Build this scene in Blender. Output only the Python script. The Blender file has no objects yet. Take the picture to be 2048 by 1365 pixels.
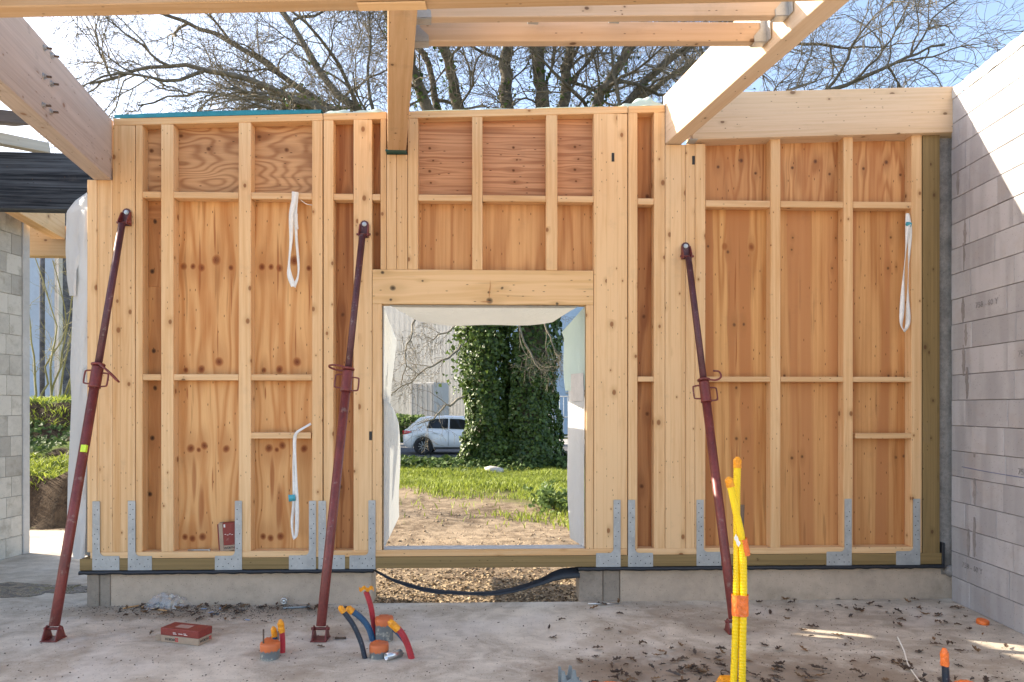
import bpy, bmesh, math, random
import numpy as np
from mathutils import Vector, Matrix

random.seed(7)
rng = np.random.default_rng(11)
scene = bpy.context.scene
C = scene.collection

# ------------------------------------------------------------------ camera
F, CX, HOR, CAMH = 1365.3, 1024.0, 815.0, 1.58        # focal length in pixels of a 2048 px wide frame, eye height
cam_data = bpy.data.cameras.new('camera')
cam_data.lens = 24.0
cam_data.sensor_width = 36.0
cam_data.sensor_fit = 'HORIZONTAL'
cam_data.shift_y = (HOR - 682.5) / 2048.0
cam_data.clip_start = 0.05
cam_data.clip_end = 2000.0
cam = bpy.data.objects.new('camera', cam_data)
cam.location = (0, 0, CAMH)
cam.rotation_euler = (math.pi / 2, 0, 0)
C.objects.link(cam)
scene.camera = cam

# ------------------------------------------------------------------ sky and sun
SUN = Vector((1.80, -0.64, -1.0)).normalized()         # direction in which the sunlight travels
sun_el = math.asin(-SUN.z)
sun_az = math.atan2(-SUN.x, -SUN.y)                    # from +Y towards +X
world = bpy.data.worlds.new('World')
scene.world = world
world.use_nodes = True
wn = world.node_tree
wn.nodes.clear()
sky = wn.nodes.new('ShaderNodeTexSky')
sky.sky_type = 'NISHITA'
sky.sun_disc = False
sky.sun_elevation = sun_el
sky.sun_rotation = sun_az
sky.altitude = 100
sky.air_density = 0.8
sky.dust_density = 1.5
sky.ozone_density = 0.7
bg = wn.nodes.new('ShaderNodeBackground')
bg.inputs['Strength'].default_value = 0.15
wo = wn.nodes.new('ShaderNodeOutputWorld')
wn.links.new(sky.outputs[0], bg.inputs['Color'])
wn.links.new(bg.outputs[0], wo.inputs['Surface'])

sun_data = bpy.data.lights.new('sun', 'SUN')
sun_data.energy = 4.2
sun_data.angle = math.radians(0.55)
sun_data.color = (1.0, 0.93, 0.82)
sun = bpy.data.objects.new('sun', sun_data)
sun.rotation_euler = SUN.to_track_quat('-Z', 'Y').to_euler()
sun.location = (-30, 12, 20)
C.objects.link(sun)

scene.view_settings.view_transform = 'Standard'
scene.view_settings.look = 'None'
scene.view_settings.exposure = 1.80
scene.view_settings.gamma = 1.0
scene.view_settings.use_white_balance = True            # camera balanced for the open shade
scene.view_settings.white_balance_temperature = 7100
scene.view_settings.white_balance_tint = 10
scene.view_settings.use_curve_mapping = False
scene.cycles.max_bounces = 8
scene.cycles.transparent_max_bounces = 12
scene.cycles.use_denoising = True

# ------------------------------------------------------------------ measuring helpers
def P(px, py, Y):                                      # point seen at a photo pixel at depth Y
    return Vector(((px - CX) / F * Y, Y, CAMH + (HOR - py) / F * Y))
def FL(px, py, z=0.0):                                 # floor point seen at a pixel
    Y = (CAMH - z) * F / (py - HOR)
    return Vector(((px - CX) / F * Y, Y, z))
WA = 0.0318                                            # the timber wall is turned a little from the picture plane
WO = Vector((0.0, 5.498, 0.0))
EU = Vector((math.cos(WA), math.sin(WA), 0))
EV = Vector((-math.sin(WA), math.cos(WA), 0))
def UZ(px, py, v=0.0):                                 # wall coordinates (u, z) of a pixel on the wall layer v
    d = Vector(((px - CX) / F, 1.0, (HOR - py) / F))
    c = Vector((0, 0, CAMH))
    t = (v - (c - WO).dot(EV)) / d.dot(EV)
    p = c + d * t
    return (p - WO).dot(EU), p.z
def U(px, v=0.0):
    return UZ(px, HOR, v)[0]
def WW(u, v, z):                                       # wall coordinates to world
    return WO + EU * u + EV * v + Vector((0, 0, z))
WM = Matrix.Translation(WO) @ Matrix.Rotation(WA, 4, 'Z')

# ------------------------------------------------------------------ object helpers
def obj(name, me, mat=None, parent=None, M=None):
    o = bpy.data.objects.new(name, me)
    if mat is not None and me is not None and not me.materials:
        me.materials.append(mat)
    C.objects.link(o)
    if parent is not None:
        o.parent = parent
    if M is not None:
        o.matrix_basis = M
    return o
def tag(o, label, cat, group=None):
    o['label'] = label
    o['category'] = cat
    if group:
        o['group'] = group
    return o
def thing(name, label, cat, M=None, group=None):
    o = bpy.data.objects.new(name, None)
    o.empty_display_size = 0.1
    C.objects.link(o)
    if M is not None:
        o.matrix_basis = M
    return tag(o, label, cat, group)
def structure(o):
    o['kind'] = 'structure'
    return o
def stuff(o):
    o['kind'] = 'stuff'
    return o
def mesh(verts, faces, smooth=False):
    me = bpy.data.meshes.new('m')
    me.from_pydata([tuple(v) for v in verts], [], [tuple(f) for f in faces])
    if smooth:
        me.polygons.foreach_set('use_smooth', [True] * len(me.polygons))
    me.update()
    return me
def bigmesh(V, Fc, smooth=False):                      # V (n,3) array, Fc (m,k) array of equal-sided faces
    me = bpy.data.meshes.new('m')
    V = np.asarray(V, dtype=np.float32)
    Fc = np.asarray(Fc, dtype=np.int32)
    m, k = Fc.shape
    me.vertices.add(len(V))
    me.vertices.foreach_set('co', V.ravel())
    me.loops.add(m * k)
    me.loops.foreach_set('vertex_index', Fc.ravel())
    me.polygons.add(m)
    me.polygons.foreach_set('loop_start', np.arange(0, m * k, k, dtype=np.int32))
    me.polygons.foreach_set('loop_total', np.full(m, k, dtype=np.int32))
    if smooth:
        me.polygons.foreach_set('use_smooth', np.ones(m, dtype=bool))
    me.update(calc_edges=True)
    me.validate()
    return me
def cbox(sx, sy, sz, b=0.003):                         # box with chamfered edges, centred
    hx, hy, hz = sx / 2, sy / 2, sz / 2
    b = min(b, hx * .45, hy * .45, hz * .45)
    V, idx = [], {}
    for X in (-1, 1):
        for Y in (-1, 1):
            for Z in (-1, 1):
                for ax in range(3):
                    p = [X * (hx - b), Y * (hy - b), Z * (hz - b)]
                    p[ax] = (X * hx, Y * hy, Z * hz)[ax]
                    idx[(X, Y, Z, ax)] = len(V)
                    V.append(p)
    Fs = []
    S = ((-1, -1), (1, -1), (1, 1), (-1, 1))
    for ax in range(3):
        o1, o2 = (ax + 1) % 3, (ax + 2) % 3
        for s in (-1, 1):
            f = []
            for a, c in S:
                k = [0, 0, 0]; k[ax] = s; k[o1] = a; k[o2] = c
                f.append(idx[(*k, ax)])
            Fs.append(f if s > 0 else f[::-1])
        for a, c in S:                                 # edge running along ax
            q = []
            for s, t in ((-1, o1), (1, o1), (1, o2), (-1, o2)):
                k = [0, 0, 0]; k[ax] = s; k[o1] = a; k[o2] = c
                q.append(idx[(*k, t)])
            Fs.append(q if a * c > 0 else q[::-1])
    for X in (-1, 1):
        for Y in (-1, 1):
            for Z in (-1, 1):
                f = [idx[(X, Y, Z, 0)], idx[(X, Y, Z, 1)], idx[(X, Y, Z, 2)]]
                Fs.append(f if X * Y * Z > 0 else f[::-1])
    return mesh(V, Fs)
def basis(xd, yd, origin):
    x = Vector(xd).normalized()
    y = Vector(yd)
    y = (y - x * y.dot(x)).normalized()
    z = x.cross(y)
    M = Matrix((x, y, z)).transposed().to_4x4()
    M.translation = origin
    return M
def member(name, A, B, w, d, mat, parent=None, wdir=(1, 0, 0), b=0.003):
    """timber from A to B (local X along the grain); w across wdir, d across the third axis"""
    A, B = Vector(A), Vector(B)
    return obj(name, cbox((B - A).length, w, d, b), mat, parent, basis(B - A, wdir, (A + B) / 2))
def box(name, lo, hi, mat, parent=None, b=0.002):
    lo, hi = Vector(lo), Vector(hi)
    s = hi - lo
    return obj(name, cbox(s.x, s.y, s.z, b), mat, parent, Matrix.Translation((lo + hi) / 2))
def grid(name, Pts, mat, parent=None, smooth=True, M=None):
    ni, nj = len(Pts), len(Pts[0])
    V = [p for row in Pts for p in row]
    Fs = [(i * nj + j, i * nj + j + 1, (i + 1) * nj + j + 1, (i + 1) * nj + j) for i in range(ni - 1) for j in range(nj - 1)]
    return obj(name, mesh(V, Fs, smooth), mat, parent, M)
def tubes(Pa, R, sides):                               # Pa (N,n,3), R (N,n) -> verts, quads
    Pa = np.asarray(Pa, float); R = np.asarray(R, float)
    N, n = R.shape
    T = np.gradient(Pa, axis=1)
    T /= np.linalg.norm(T, axis=2, keepdims=True) + 1e-12
    mean = Pa[:, -1] - Pa[:, 0]
    ref = np.zeros((N, 3)); k = np.argmin(np.abs(mean), axis=1); ref[np.arange(N), k] = 1
    n1 = np.cross(T, ref[:, None, :]); n1 /= np.linalg.norm(n1, axis=2, keepdims=True) + 1e-12
    n2 = np.cross(T, n1)
    a = np.arange(sides) * 2 * np.pi / sides
    V = Pa[:, :, None, :] + R[:, :, None, None] * (np.cos(a)[None, None, :, None] * n1[:, :, None, :] + np.sin(a)[None, None, :, None] * n2[:, :, None, :])
    V = V.reshape(-1, 3)
    bse = (np.arange(N)[:, None, None] * n + np.arange(n - 1)[None, :, None]) * sides
    j = np.arange(sides)[None, None, :]; j2 = (j + 1) % sides
    Fc = np.stack([bse + j, bse + j2, bse + sides + j2, bse + sides + j], axis=-1).reshape(-1, 4)
    return V, Fc
def smooth_path(pts, n):                               # Catmull-Rom through the points
    p = [Vector(q) for q in pts]
    p = [p[0] * 2 - p[1]] + p + [p[-1] * 2 - p[-2]]
    out = []
    m = len(p) - 3
    for i in range(n):
        t = i / (n - 1) * m
        k = min(int(t), m - 1); f = t - k
        a, b, c, d = p[k], p[k + 1], p[k + 2], p[k + 3]
        out.append(0.5 * ((2 * b) + (c - a) * f + (2 * a - 5 * b + 4 * c - d) * f * f + (3 * b - a - 3 * c + d) * f ** 3))
    return out
def tube(name, pts, r, mat, parent=None, sides=12, n=None, cap=True, rib=0, M=None):
    """smooth tube through pts; rib > 0 adds corrugation with that many rings"""
    n = n or max(2, len(pts) * 6)
    if rib:
        n = rib * 4
    path = smooth_path(pts, n) if len(pts) > 2 else [Vector(pts[0]).lerp(Vector(pts[1]), i / (n - 1)) for i in range(n)]
    rad = [r(i / (n - 1)) if callable(r) else r for i in range(n)]
    if rib:
        rad = [q * (1.0 if (i % 4) < 2 else 0.945) for i, q in enumerate(rad)]
    V, Fc = tubes(np.array([[tuple(p) for p in path]]), np.array([rad]), sides)
    Fs = [tuple(f) for f in Fc]
    V = [tuple(v) for v in V]
    if cap:
        Fs.append(tuple(range(sides))[::-1])
        Fs.append(tuple(range((n - 1) * sides, n * sides)))
    me = mesh(V, Fs)
    me.polygons.foreach_set('use_smooth', [len(p.vertices) == 4 and not rib for p in me.polygons])
    return obj(name, me, mat, parent, M)
def lathe(name, prof, mat, parent=None, sides=24, M=None, smooth=True):   # prof (r, z) list around local Z
    V, Fs = [], []
    for r, z in prof:
        for k in range(sides):
            a = 2 * math.pi * k / sides
            V.append((r * math.cos(a), r * math.sin(a), z))
    for i in range(len(prof) - 1):
        for k in range(sides):
            k2 = (k + 1) % sides
            Fs.append((i * sides + k, i * sides + k2, (i + 1) * sides + k2, (i + 1) * sides + k))
    if prof[0][0] > 1e-6: Fs.append(tuple(range(sides))[::-1])
    if prof[-1][0] > 1e-6: Fs.append(tuple(range((len(prof) - 1) * sides, len(prof) * sides)))
    me = mesh(V, Fs)
    me.polygons.foreach_set('use_smooth', [smooth and len(p.vertices) == 4 for p in me.polygons])
    return obj(name, me, mat, parent, M)
def extrude_poly(pts, t):                              # pts (x, y) outline, thickness t along +Z
    n = len(pts)
    V = [(x, y, 0) for x, y in pts] + [(x, y, t) for x, y in pts]
    Fs = [tuple(range(n))[::-1], tuple(range(n, 2 * n))] + [(i, (i + 1) % n, (i + 1) % n + n, i + n) for i in range(n)]
    return mesh(V, Fs)

# ------------------------------------------------------------------ material helpers
class NT:
    def __init__(s, name):
        s.mat = bpy.data.materials.new(name)
        s.mat.use_nodes = True
        s.t = s.mat.node_tree
        s.t.nodes.clear()
        s.out = s.t.nodes.new('ShaderNodeOutputMaterial')
    def n(s, typ, ins=None, **kw):
        nd = s.t.nodes.new(typ)
        for k, v in kw.items():
            setattr(nd, k, v)
        for k, v in (ins or {}).items():
            if isinstance(v, bpy.types.NodeSocket):
                s.t.links.new(v, nd.inputs[k])
            elif v is not None:
                nd.inputs[k].default_value = v
        return nd
    def m(s, op, a, b=None, c=None, clamp=False):
        return s.n('ShaderNodeMath', {0: a, 1: b, 2: c}, operation=op, use_clamp=clamp).outputs[0]
    def v(s, op, a, b=None):
        nd = s.n('ShaderNodeVectorMath', {0: a, 1: b}, operation=op)
        return nd.outputs['Value'] if op in ('DOT_PRODUCT', 'LENGTH', 'DISTANCE') else nd.outputs[0]
    def mix(s, f, a, b, blend='MIX'):
        nd = s.n('ShaderNodeMix', {0: f}, data_type='RGBA', blend_type=blend)
        for k, x in ((6, a), (7, b)):
            if isinstance(x, bpy.types.NodeSocket):
                s.t.links.new(x, nd.inputs[k])
            else:
                nd.inputs[k].default_value = (*x, 1) if len(x) == 3 else x
        return nd.outputs[2]
    def noise(s, vec, scale, detail=2, rough=0.5, dist=0.0, col=False):
        nd = s.n('ShaderNodeTexNoise', {'Vector': vec, 'Scale': scale, 'Detail': detail, 'Roughness': rough, 'Distortion': dist})
        return nd.outputs['Color'] if col else nd.outputs['Fac']
    def step(s, x, lo, hi):
        return s.n('ShaderNodeMapRange', {0: x, 1: lo, 2: hi, 3: 0.0, 4: 1.0}, interpolation_type='SMOOTHSTEP').outputs[0]
    def obj(s):
        return s.n('ShaderNodeTexCoord').outputs['Object']
    def rand(s):
        return s.n('ShaderNodeObjectInfo').outputs['Random']
    def sep(s, v):
        return s.n('ShaderNodeSeparateXYZ', {0: v}).outputs
    def comb(s, x, y, z):
        return s.n('ShaderNodeCombineXYZ', {0: x, 1: y, 2: z}).outputs[0]
    def bump(s, h, strength, dist=0.01):
        return s.n('ShaderNodeBump', {'Height': h, 'Strength': strength, 'Distance': dist}).outputs[0]
    def pbr(s, col, rough=0.6, metal=0.0, normal=None, **kw):
        ins = {'Base Color': (*col, 1) if isinstance(col, tuple) and len(col) == 3 else col, 'Roughness': rough, 'Metallic': metal}
        if normal is not None:
            ins['Normal'] = normal
        ins.update(kw)
        nd = s.n('ShaderNodeBsdfPrincipled', ins)
        s.t.links.new(nd.outputs[0], s.out.inputs[0])
        return s.mat
    def surf(s, sock):
        s.t.links.new(sock, s.out.inputs[0])
        return s.mat

def simple(name, col, rough=0.6, metal=0.0, var=0.12, scale=14, bump=0.15, spec=None, wear=None):
    k = NT(name)
    p = k.v('ADD', k.obj(), k.comb(k.m('MULTIPLY', k.rand(), 31.0), k.m('MULTIPLY', k.rand(), 17.0), 0.0))
    n1 = k.noise(p, scale, 4, 0.6)
    n2 = k.noise(p, scale * 9, 3, 0.6)
    f = k.m('ADD', k.m('MULTIPLY', n1, 0.6), k.m('MULTIPLY', n2, 0.4))
    lo = tuple(c * (1 - var) for c in col); hi = tuple(min(1, c * (1 + var)) for c in col)
    c = k.mix(k.step(f, 0.32, 0.68), lo, hi)
    if wear:
        c = k.mix(k.m('MULTIPLY', k.step(k.noise(p, scale * 2.3, 5, 0.7), 0.58, 0.68), wear[1]), c, wear[0])
    kw = {}
    if spec is not None: kw['Specular IOR Level'] = spec
    return k.pbr(c, rough, metal, k.bump(f, bump, 0.004), **kw)

def wood(name, light, dark, knot=(0.10, 0.045, 0.02), knots=1.0, lam=None, stain=0.0, ring=0.5, contrast=1.0):
    """sawn timber, grain along local X; lam = lamination width across local Y"""
    k = NT(name)
    o = k.obj()
    r = k.rand()
    p = k.v('ADD', o, k.comb(k.m('MULTIPLY', r, 53.0), k.m('MULTIPLY', r, 29.0), k.m('MULTIPLY', r, 11.0)))
    if lam:
        y = k.sep(o)[1]
        cell = k.m('FLOOR', k.m('DIVIDE', k.m('ADD', y, k.m('MULTIPLY', r, 3.0)), lam))
        p = k.v('ADD', p, k.comb(k.m('MULTIPLY', cell, 3.17), k.m('MULTIPLY', cell, 0.37), 0.0))
        lamr = k.n('ShaderNodeTexWhiteNoise', {'W': k.m('ADD', cell, k.m('MULTIPLY', r, 91.0))}, noise_dimensions='1D').outputs[0]
        fr = k.m('FRACT', k.m('DIVIDE', k.m('ADD', y, k.m('MULTIPLY', r, 3.0)), lam))
        seam = k.m('ADD', k.step(fr, 0.985, 1.0), k.m('SUBTRACT', 1.0, k.step(fr, 0.0, 0.02)), clamp=True)
    # knots
    px_, py_, pz_ = k.sep(p)[0], k.sep(p)[1], k.sep(p)[2]
    p2 = k.comb(px_, k.m('ADD', py_, k.m('MULTIPLY', pz_, 0.9)), 0.0)
    kv = k.n('ShaderNodeTexVoronoi', {'Vector': k.v('MULTIPLY', p2, (3.6, 5.2, 1.2)), 'Scale': 1.0, 'Randomness': 1.0}, voronoi_dimensions='2D')
    kd = kv.outputs['Distance']
    krnd = k.sep(kv.outputs['Color'])[0]
    krad = k.m('MULTIPLY', k.m('POWER', krnd, 2.2), 0.085 * knots)
    near = k.m('DIVIDE', kd, k.m('ADD', krad, 0.001))
    kmask = k.m('SUBTRACT', 1.0, k.step(near, 0.55, 1.15))
    halo = k.m('MULTIPLY', k.m('SUBTRACT', 1.0, k.step(near, 0.8, 3.2)), k.step(krad, 0.01, 0.04))
    # grain
    bend = k.m('MULTIPLY', halo, 0.25)
    g = k.noise(k.v('MULTIPLY', p, (0.30, 5.0, 5.0)), 1.0, 2, 0.45)
    rings = k.m('SINE', k.m('MULTIPLY', k.m('ADD', g, k.m('MULTIPLY', bend, 0.12)), 95.0))
    st = k.noise(k.v('MULTIPLY', p, (0.9, 42.0, 42.0)), 1.0, 4, 0.6)
    fi = k.noise(k.v('MULTIPLY', p, (7.0, 260.0, 260.0)), 1.0, 3, 0.6)
    br = k.noise(k.v('MULTIPLY', p, (0.8, 3.0, 3.0)), 1.0, 3, 0.5)
    f = k.m('ADD', k.m('MULTIPLY', k.step(st, 0.3, 0.72), 0.45), k.m('MULTIPLY', k.m('MULTIPLY_ADD', rings, 0.5, 0.5), 0.28 * ring))
    f = k.m('ADD', f, k.m('MULTIPLY', k.step(fi, 0.35, 0.75), 0.18))
    f = k.m('ADD', f, k.m('MULTIPLY', k.m('SUBTRACT', br, 0.5), 0.55))
    f = k.m('ADD', f, k.m('MULTIPLY', k.m('SUBTRACT', r, 0.5), 0.35))
    if lam:
        f = k.m('ADD', f, k.m('MULTIPLY', k.m('SUBTRACT', lamr, 0.5), 0.45))
    f = k.m('MULTIPLY', f, contrast, clamp=True)
    c = k.mix(f, light, dark)
    if lam:
        c = k.mix(k.m('MULTIPLY', seam, 0.35), c, tuple(q * 0.35 for q in dark))
    c = k.mix(k.m('MULTIPLY', halo, 0.35), c, tuple(q * 0.75 for q in dark))
    c = k.mix(k.m('MULTIPLY', kmask, 0.85), c, knot)
    # small dark flecks and handling marks
    fl = k.n('ShaderNodeTexVoronoi', {'Vector': k.v('MULTIPLY', p2, (9.0, 26.0, 9.0)), 'Scale': 1.0}, voronoi_dimensions='2D')
    c = k.mix(k.m('MULTIPLY', k.m('SUBTRACT', 1.0, k.step(fl.outputs['Distance'], 0.03, 0.09)), k.m('GREATER_THAN', k.sep(fl.outputs['Color'])[1], 0.84)), c, tuple(q * 0.3 for q in dark))
    sm = k.step(k.noise(p, 3.2, 6, 0.72), 0.56, 0.74)
    c = k.mix(k.m('MULTIPLY', sm, 0.14 + stain), c, (0.16, 0.13, 0.11))
    h = k.m('ADD', k.m('MULTIPLY', st, 0.6), k.m('MULTIPLY', fi, 0.4))
    return k.pbr(c, k.m('MULTIPLY_ADD', f, 0.15, 0.55), 0.0, k.bump(h, 0.22, 0.003), **{'Specular IOR Level': 0.3})

def ply(name, light, dark, knots=(), swirl=1.0, band=0.0, bandcol=None, freq=70.0, gx=0.35, gy=4.0, knotcol=(0.11, 0.035, 0.012), streak=0.4, resin=()):
    """softwood sheathing sheet, grain along local X, with knots (x, y, r) placed one by one"""
    k = NT(name)
    o = k.obj()
    r = k.rand()
    wob = k.noise(k.v('MULTIPLY', o, (2.0, 6.0, 1.0)), 1.0, 2, 0.5, col=True)
    q0 = k.v('ADD', o, k.v('MULTIPLY', k.v('SUBTRACT', wob, (0.5, 0.5, 0.5)), (0.03, 0.03, 0.0)))
    acc, mask, halo, tail = None, None, None, None
    for (x, y, rr) in knots:
        d = k.v('MULTIPLY', k.v('SUBTRACT', q0, (x, y, 0.0)), (1.0, 1.0, 0.0))
        e = k.v('MULTIPLY', d, (1 / (rr * 1.15), 1 / rr, 0.0))
        qq = k.v('DOT_PRODUCT', e, e)
        wide = k.v('MULTIPLY', d, (1 / (rr * 6.5), 1 / (rr * 2.4), 0.0))
        f = k.m('POWER', 2.718, k.m('MULTIPLY', k.v('DOT_PRODUCT', wide, wide), -1.0))
        dy = k.v('DOT_PRODUCT', d, (0.0, -0.9, 0.0))
        t = k.m('MULTIPLY', dy, f)
        acc = t if acc is None else k.m('ADD', acc, t)
        mk = k.m('SUBTRACT', 1.0, k.step(qq, 0.55, 1.15))
        mask = mk if mask is None else k.m('MAXIMUM', mask, mk)
        rg = k.m('MULTIPLY', mk, k.m('MULTIPLY_ADD', k.m('SINE', k.m('MULTIPLY', k.m('SQRT', qq), 13.0)), 0.22, 0.62))
        core = k.m('ADD', rg, k.m('SUBTRACT', 0.5, k.step(qq, 0.0, 0.5)), clamp=True)
        ring = k.m('MULTIPLY', mk, core)
        tail = ring if tail is None else k.m('MAXIMUM', tail, ring)
        halo = f if halo is None else k.m('MAXIMUM', halo, f)
    p = k.v('ADD', o, k.comb(k.m('MULTIPLY', r, 7.0), k.m('MULTIPLY', r, 3.0), k.m('MULTIPLY', r, 5.0)))
    y = k.sep(p)[1]
    yy = y if acc is None else k.m('ADD', y, acc)
    x = k.sep(p)[0]
    pp = k.comb(k.m('MULTIPLY', x, gx), k.m('MULTIPLY', yy, gy), k.sep(p)[2])
    g = k.noise(pp, 1.0, 2, 0.5)
    rings = k.m('MULTIPLY_ADD', k.m('SINE', k.m('ADD', k.m('MULTIPLY', g, freq), k.m('MULTIPLY', yy, 40.0 * (1 - swirl)))), 0.5, 0.5)
    rings = k.m('POWER', rings, 2.0)
    st = k.noise(k.comb(k.m('MULTIPLY', x, 0.7), k.m('MULTIPLY', yy, 36.0), 0.0), 1.0, 4, 0.6)
    fi = k.noise(k.comb(k.m('MULTIPLY', x, 8.0), k.m('MULTIPLY', yy, 240.0), 0.0), 1.0, 3, 0.6)
    br = k.noise(k.v('MULTIPLY', p, (0.7, 2.2, 1.0)), 1.0, 3, 0.5)
    f = k.m('ADD', k.m('MULTIPLY', rings, 0.62), k.m('MULTIPLY', k.step(st, 0.3, 0.72), streak))
    f = k.m('ADD', f, k.m('MULTIPLY', k.step(fi, 0.35, 0.75), 0.16))
    f = k.m('ADD', f, k.m('MULTIPLY', k.m('SUBTRACT', br, 0.5), 0.7), clamp=True)
    c = k.mix(f, light, dark)
    if band:
        b1 = k.noise(k.comb(0.15, k.m('MULTIPLY', yy, 6.0), k.m('MULTIPLY', x, 0.12)), 1.0, 1, 0.4)
        c = k.mix(k.m('MULTIPLY', k.step(b1, 0.50, 0.58), band), c, bandcol)
    if mask is not None:
        c = k.mix(k.m('MULTIPLY', k.step(halo, 0.2, 1.0), 0.45), c, tuple(q * 0.8 for q in dark))
        c = k.mix(k.m('MULTIPLY', mask, 0.55), c, tuple(min(1, q) for q in (knotcol[0] * 2.0, knotcol[1] * 2.4, knotcol[2] * 2.2)))
        inner = k.m('MULTIPLY', tail, k.m('MULTIPLY_ADD', k.noise(o, 110.0, 3), 0.7, 0.55), clamp=True)
        c = k.mix(inner, c, knotcol)
        # resin streaks above and below some knots
        sx = k.step(k.noise(k.comb(k.m('MULTIPLY', x, 1.3), k.m('MULTIPLY', yy, 24.0), 3.0), 1.0, 2, 0.4), 0.62, 0.72)
        c = k.mix(k.m('MULTIPLY', sx, 0.5), c, tuple(q * 0.62 for q in dark))
    rm = None
    for (x_, y_, hx, hy) in resin:                     # (centre along, across, half length, half width)
        e = k.v('MULTIPLY', k.v('SUBTRACT', q0, (x_, y_, 0.0)), (1 / hx, 1 / hy, 0.0))
        mk = k.m('SUBTRACT', 1.0, k.step(k.v('DOT_PRODUCT', e, e), 0.1, 1.1))
        rm = mk if rm is None else k.m('MAXIMUM', rm, mk)
    if rm is not None:
        c = k.mix(k.m('MULTIPLY', rm, k.m('MULTIPLY_ADD', st, 0.7, 0.35), clamp=True), c, (dark[0] * 0.62, dark[1] * 0.42, dark[2] * 0.32))
    fl = k.n('ShaderNodeTexVoronoi', {'Vector': k.v('MULTIPLY', p, (7.0, 22.0, 7.0)), 'Scale': 1.0}, voronoi_dimensions='2D')
    c = k.mix(k.m('MULTIPLY', k.m('SUBTRACT', 1.0, k.step(fl.outputs['Distance'], 0.03, 0.10)), k.m('GREATER_THAN', k.sep(fl.outputs['Color'])[1], 0.75)), c, tuple(q * 0.3 for q in dark))
    sm = k.step(k.noise(p, 2.6, 6, 0.72), 0.58, 0.74)
    c = k.mix(k.m('MULTIPLY', sm, 0.16), c, (0.17, 0.11, 0.07))
    return k.pbr(c, 0.6, 0.0, k.bump(k.m('ADD', st, k.m('MULTIPLY', fi, 0.6)), 0.25, 0.003), **{'Specular IOR Level': 0.25})

# ------------------------------------------------------------------ materials
SPR_L, SPR_D = (0.76, 0.50, 0.27), (0.56, 0.285, 0.105)
m_stud = wood('spruce_stud', SPR_L, SPR_D, knots=1.1, knot=(0.23, 0.08, 0.024))
m_glulam = wood('spruce_glulam', SPR_L, SPR_D, lam=0.085, knots=1.15, knot=(0.24, 0.083, 0.024))
m_beam = wood('spruce_beam', (0.66, 0.455, 0.28), (0.50, 0.295, 0.14), lam=0.045, knots=0.8, stain=0.05)
m_beam_grey = wood('weathered_beam', (0.54, 0.45, 0.385), (0.37, 0.295, 0.245), lam=0.06, knots=1.1, stain=0.42, knot=(0.24, 0.12, 0.06))
m_joist = wood('spruce_joist', (0.62, 0.455, 0.32), (0.50, 0.335, 0.205), knots=1.0)
m_nog = wood('spruce_nogging', (0.72, 0.475, 0.26), (0.54, 0.285, 0.115), knots=0.8)
m_treated = wood('treated_timber', (0.27, 0.18, 0.075), (0.145, 0.095, 0.035), knots=0.9, stain=0.12, lam=0.06)
m_dark_beam = wood('black_stained_beam', (0.075, 0.085, 0.10), (0.004, 0.006, 0.010), knots=0.3, lam=0.055, stain=0.0, contrast=1.75)
m_grey_board = wood('grey_board', (0.50, 0.47, 0.42), (0.36, 0.33, 0.28), knots=0.6)
m_dark_board = wood('old_dark_board', (0.13, 0.10, 0.085), (0.07, 0.055, 0.05), knots=0.6)

def concrete(name, base, var=0.16, stain=(0.2, 0.15, 0.1), stain_amt=0.35, pits=1.0, scale=1.0, rough=0.85, bumps=0.3, rnd=0.0, streaks=0.0):
    k = NT(name)
    o = k.obj()
    r = k.rand()
    p = k.v('ADD', o, k.comb(k.m('MULTIPLY', r, 41.0), k.m('MULTIPLY', r, 23.0), k.m('MULTIPLY', r, 13.0)))
    a = k.noise(p, 1.3 * scale, 5, 0.6)
    b = k.noise(p, 9.0 * scale, 5, 0.65)
    d = k.noise(p, 160.0, 3, 0.7)
    f = k.m('ADD', k.m('MULTIPLY', a, 0.5), k.m('ADD', k.m('MULTIPLY', b, 0.3), k.m('MULTIPLY', d, 0.2)))
    f = k.m('ADD', f, k.m('MULTIPLY', k.m('SUBTRACT', r, 0.5), rnd))
    lo = tuple(c * (1 - var * 1.6) for c in base); hi = tuple(min(1, c * (1 + var)) for c in base)
    c = k.mix(k.step(f, 0.30, 0.70), lo, hi)
    if streaks:
        s1 = k.noise(k.v('MULTIPLY', p, (7.0, 7.0, 0.5)), 1.0, 2, 0.5)
        c = k.mix(k.m('MULTIPLY', k.step(s1, 0.45, 0.6), streaks), c, tuple(q * 0.72 for q in base))
    c = k.mix(k.m('MULTIPLY', k.step(k.noise(p, 2.1 * scale, 6, 0.65), 0.52, 0.70), stain_amt), c, stain)
    vr = k.n('ShaderNodeTexVoronoi', {'Vector': p, 'Scale': 55.0}, voronoi_dimensions='3D')
    pit = k.m('MULTIPLY', k.m('SUBTRACT', 1.0, k.step(vr.outputs['Distance'], 0.10, 0.26)), k.m('GREATER_THAN', k.sep(vr.outputs['Color'])[0], 0.62))
    c = k.mix(k.m('MULTIPLY', pit, 0.55 * pits), c, tuple(q * 0.35 for q in base))
    h = k.m('SUBTRACT', k.m('ADD', k.m('MULTIPLY', d, 0.6), k.m('MULTIPLY', b, 0.4)), k.m('MULTIPLY', pit, 0.8 * pits))
    return k.pbr(c, rough, 0.0, k.bump(h, bumps, 0.006), **{'Specular IOR Level': 0.3})
m_block = concrete('block_grey', (0.41, 0.402, 0.415), 0.10, (0.34, 0.28, 0.24), 0.3, 0.8, 1.6, 0.95, 0.6, rnd=0.34, streaks=0.6)
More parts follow.
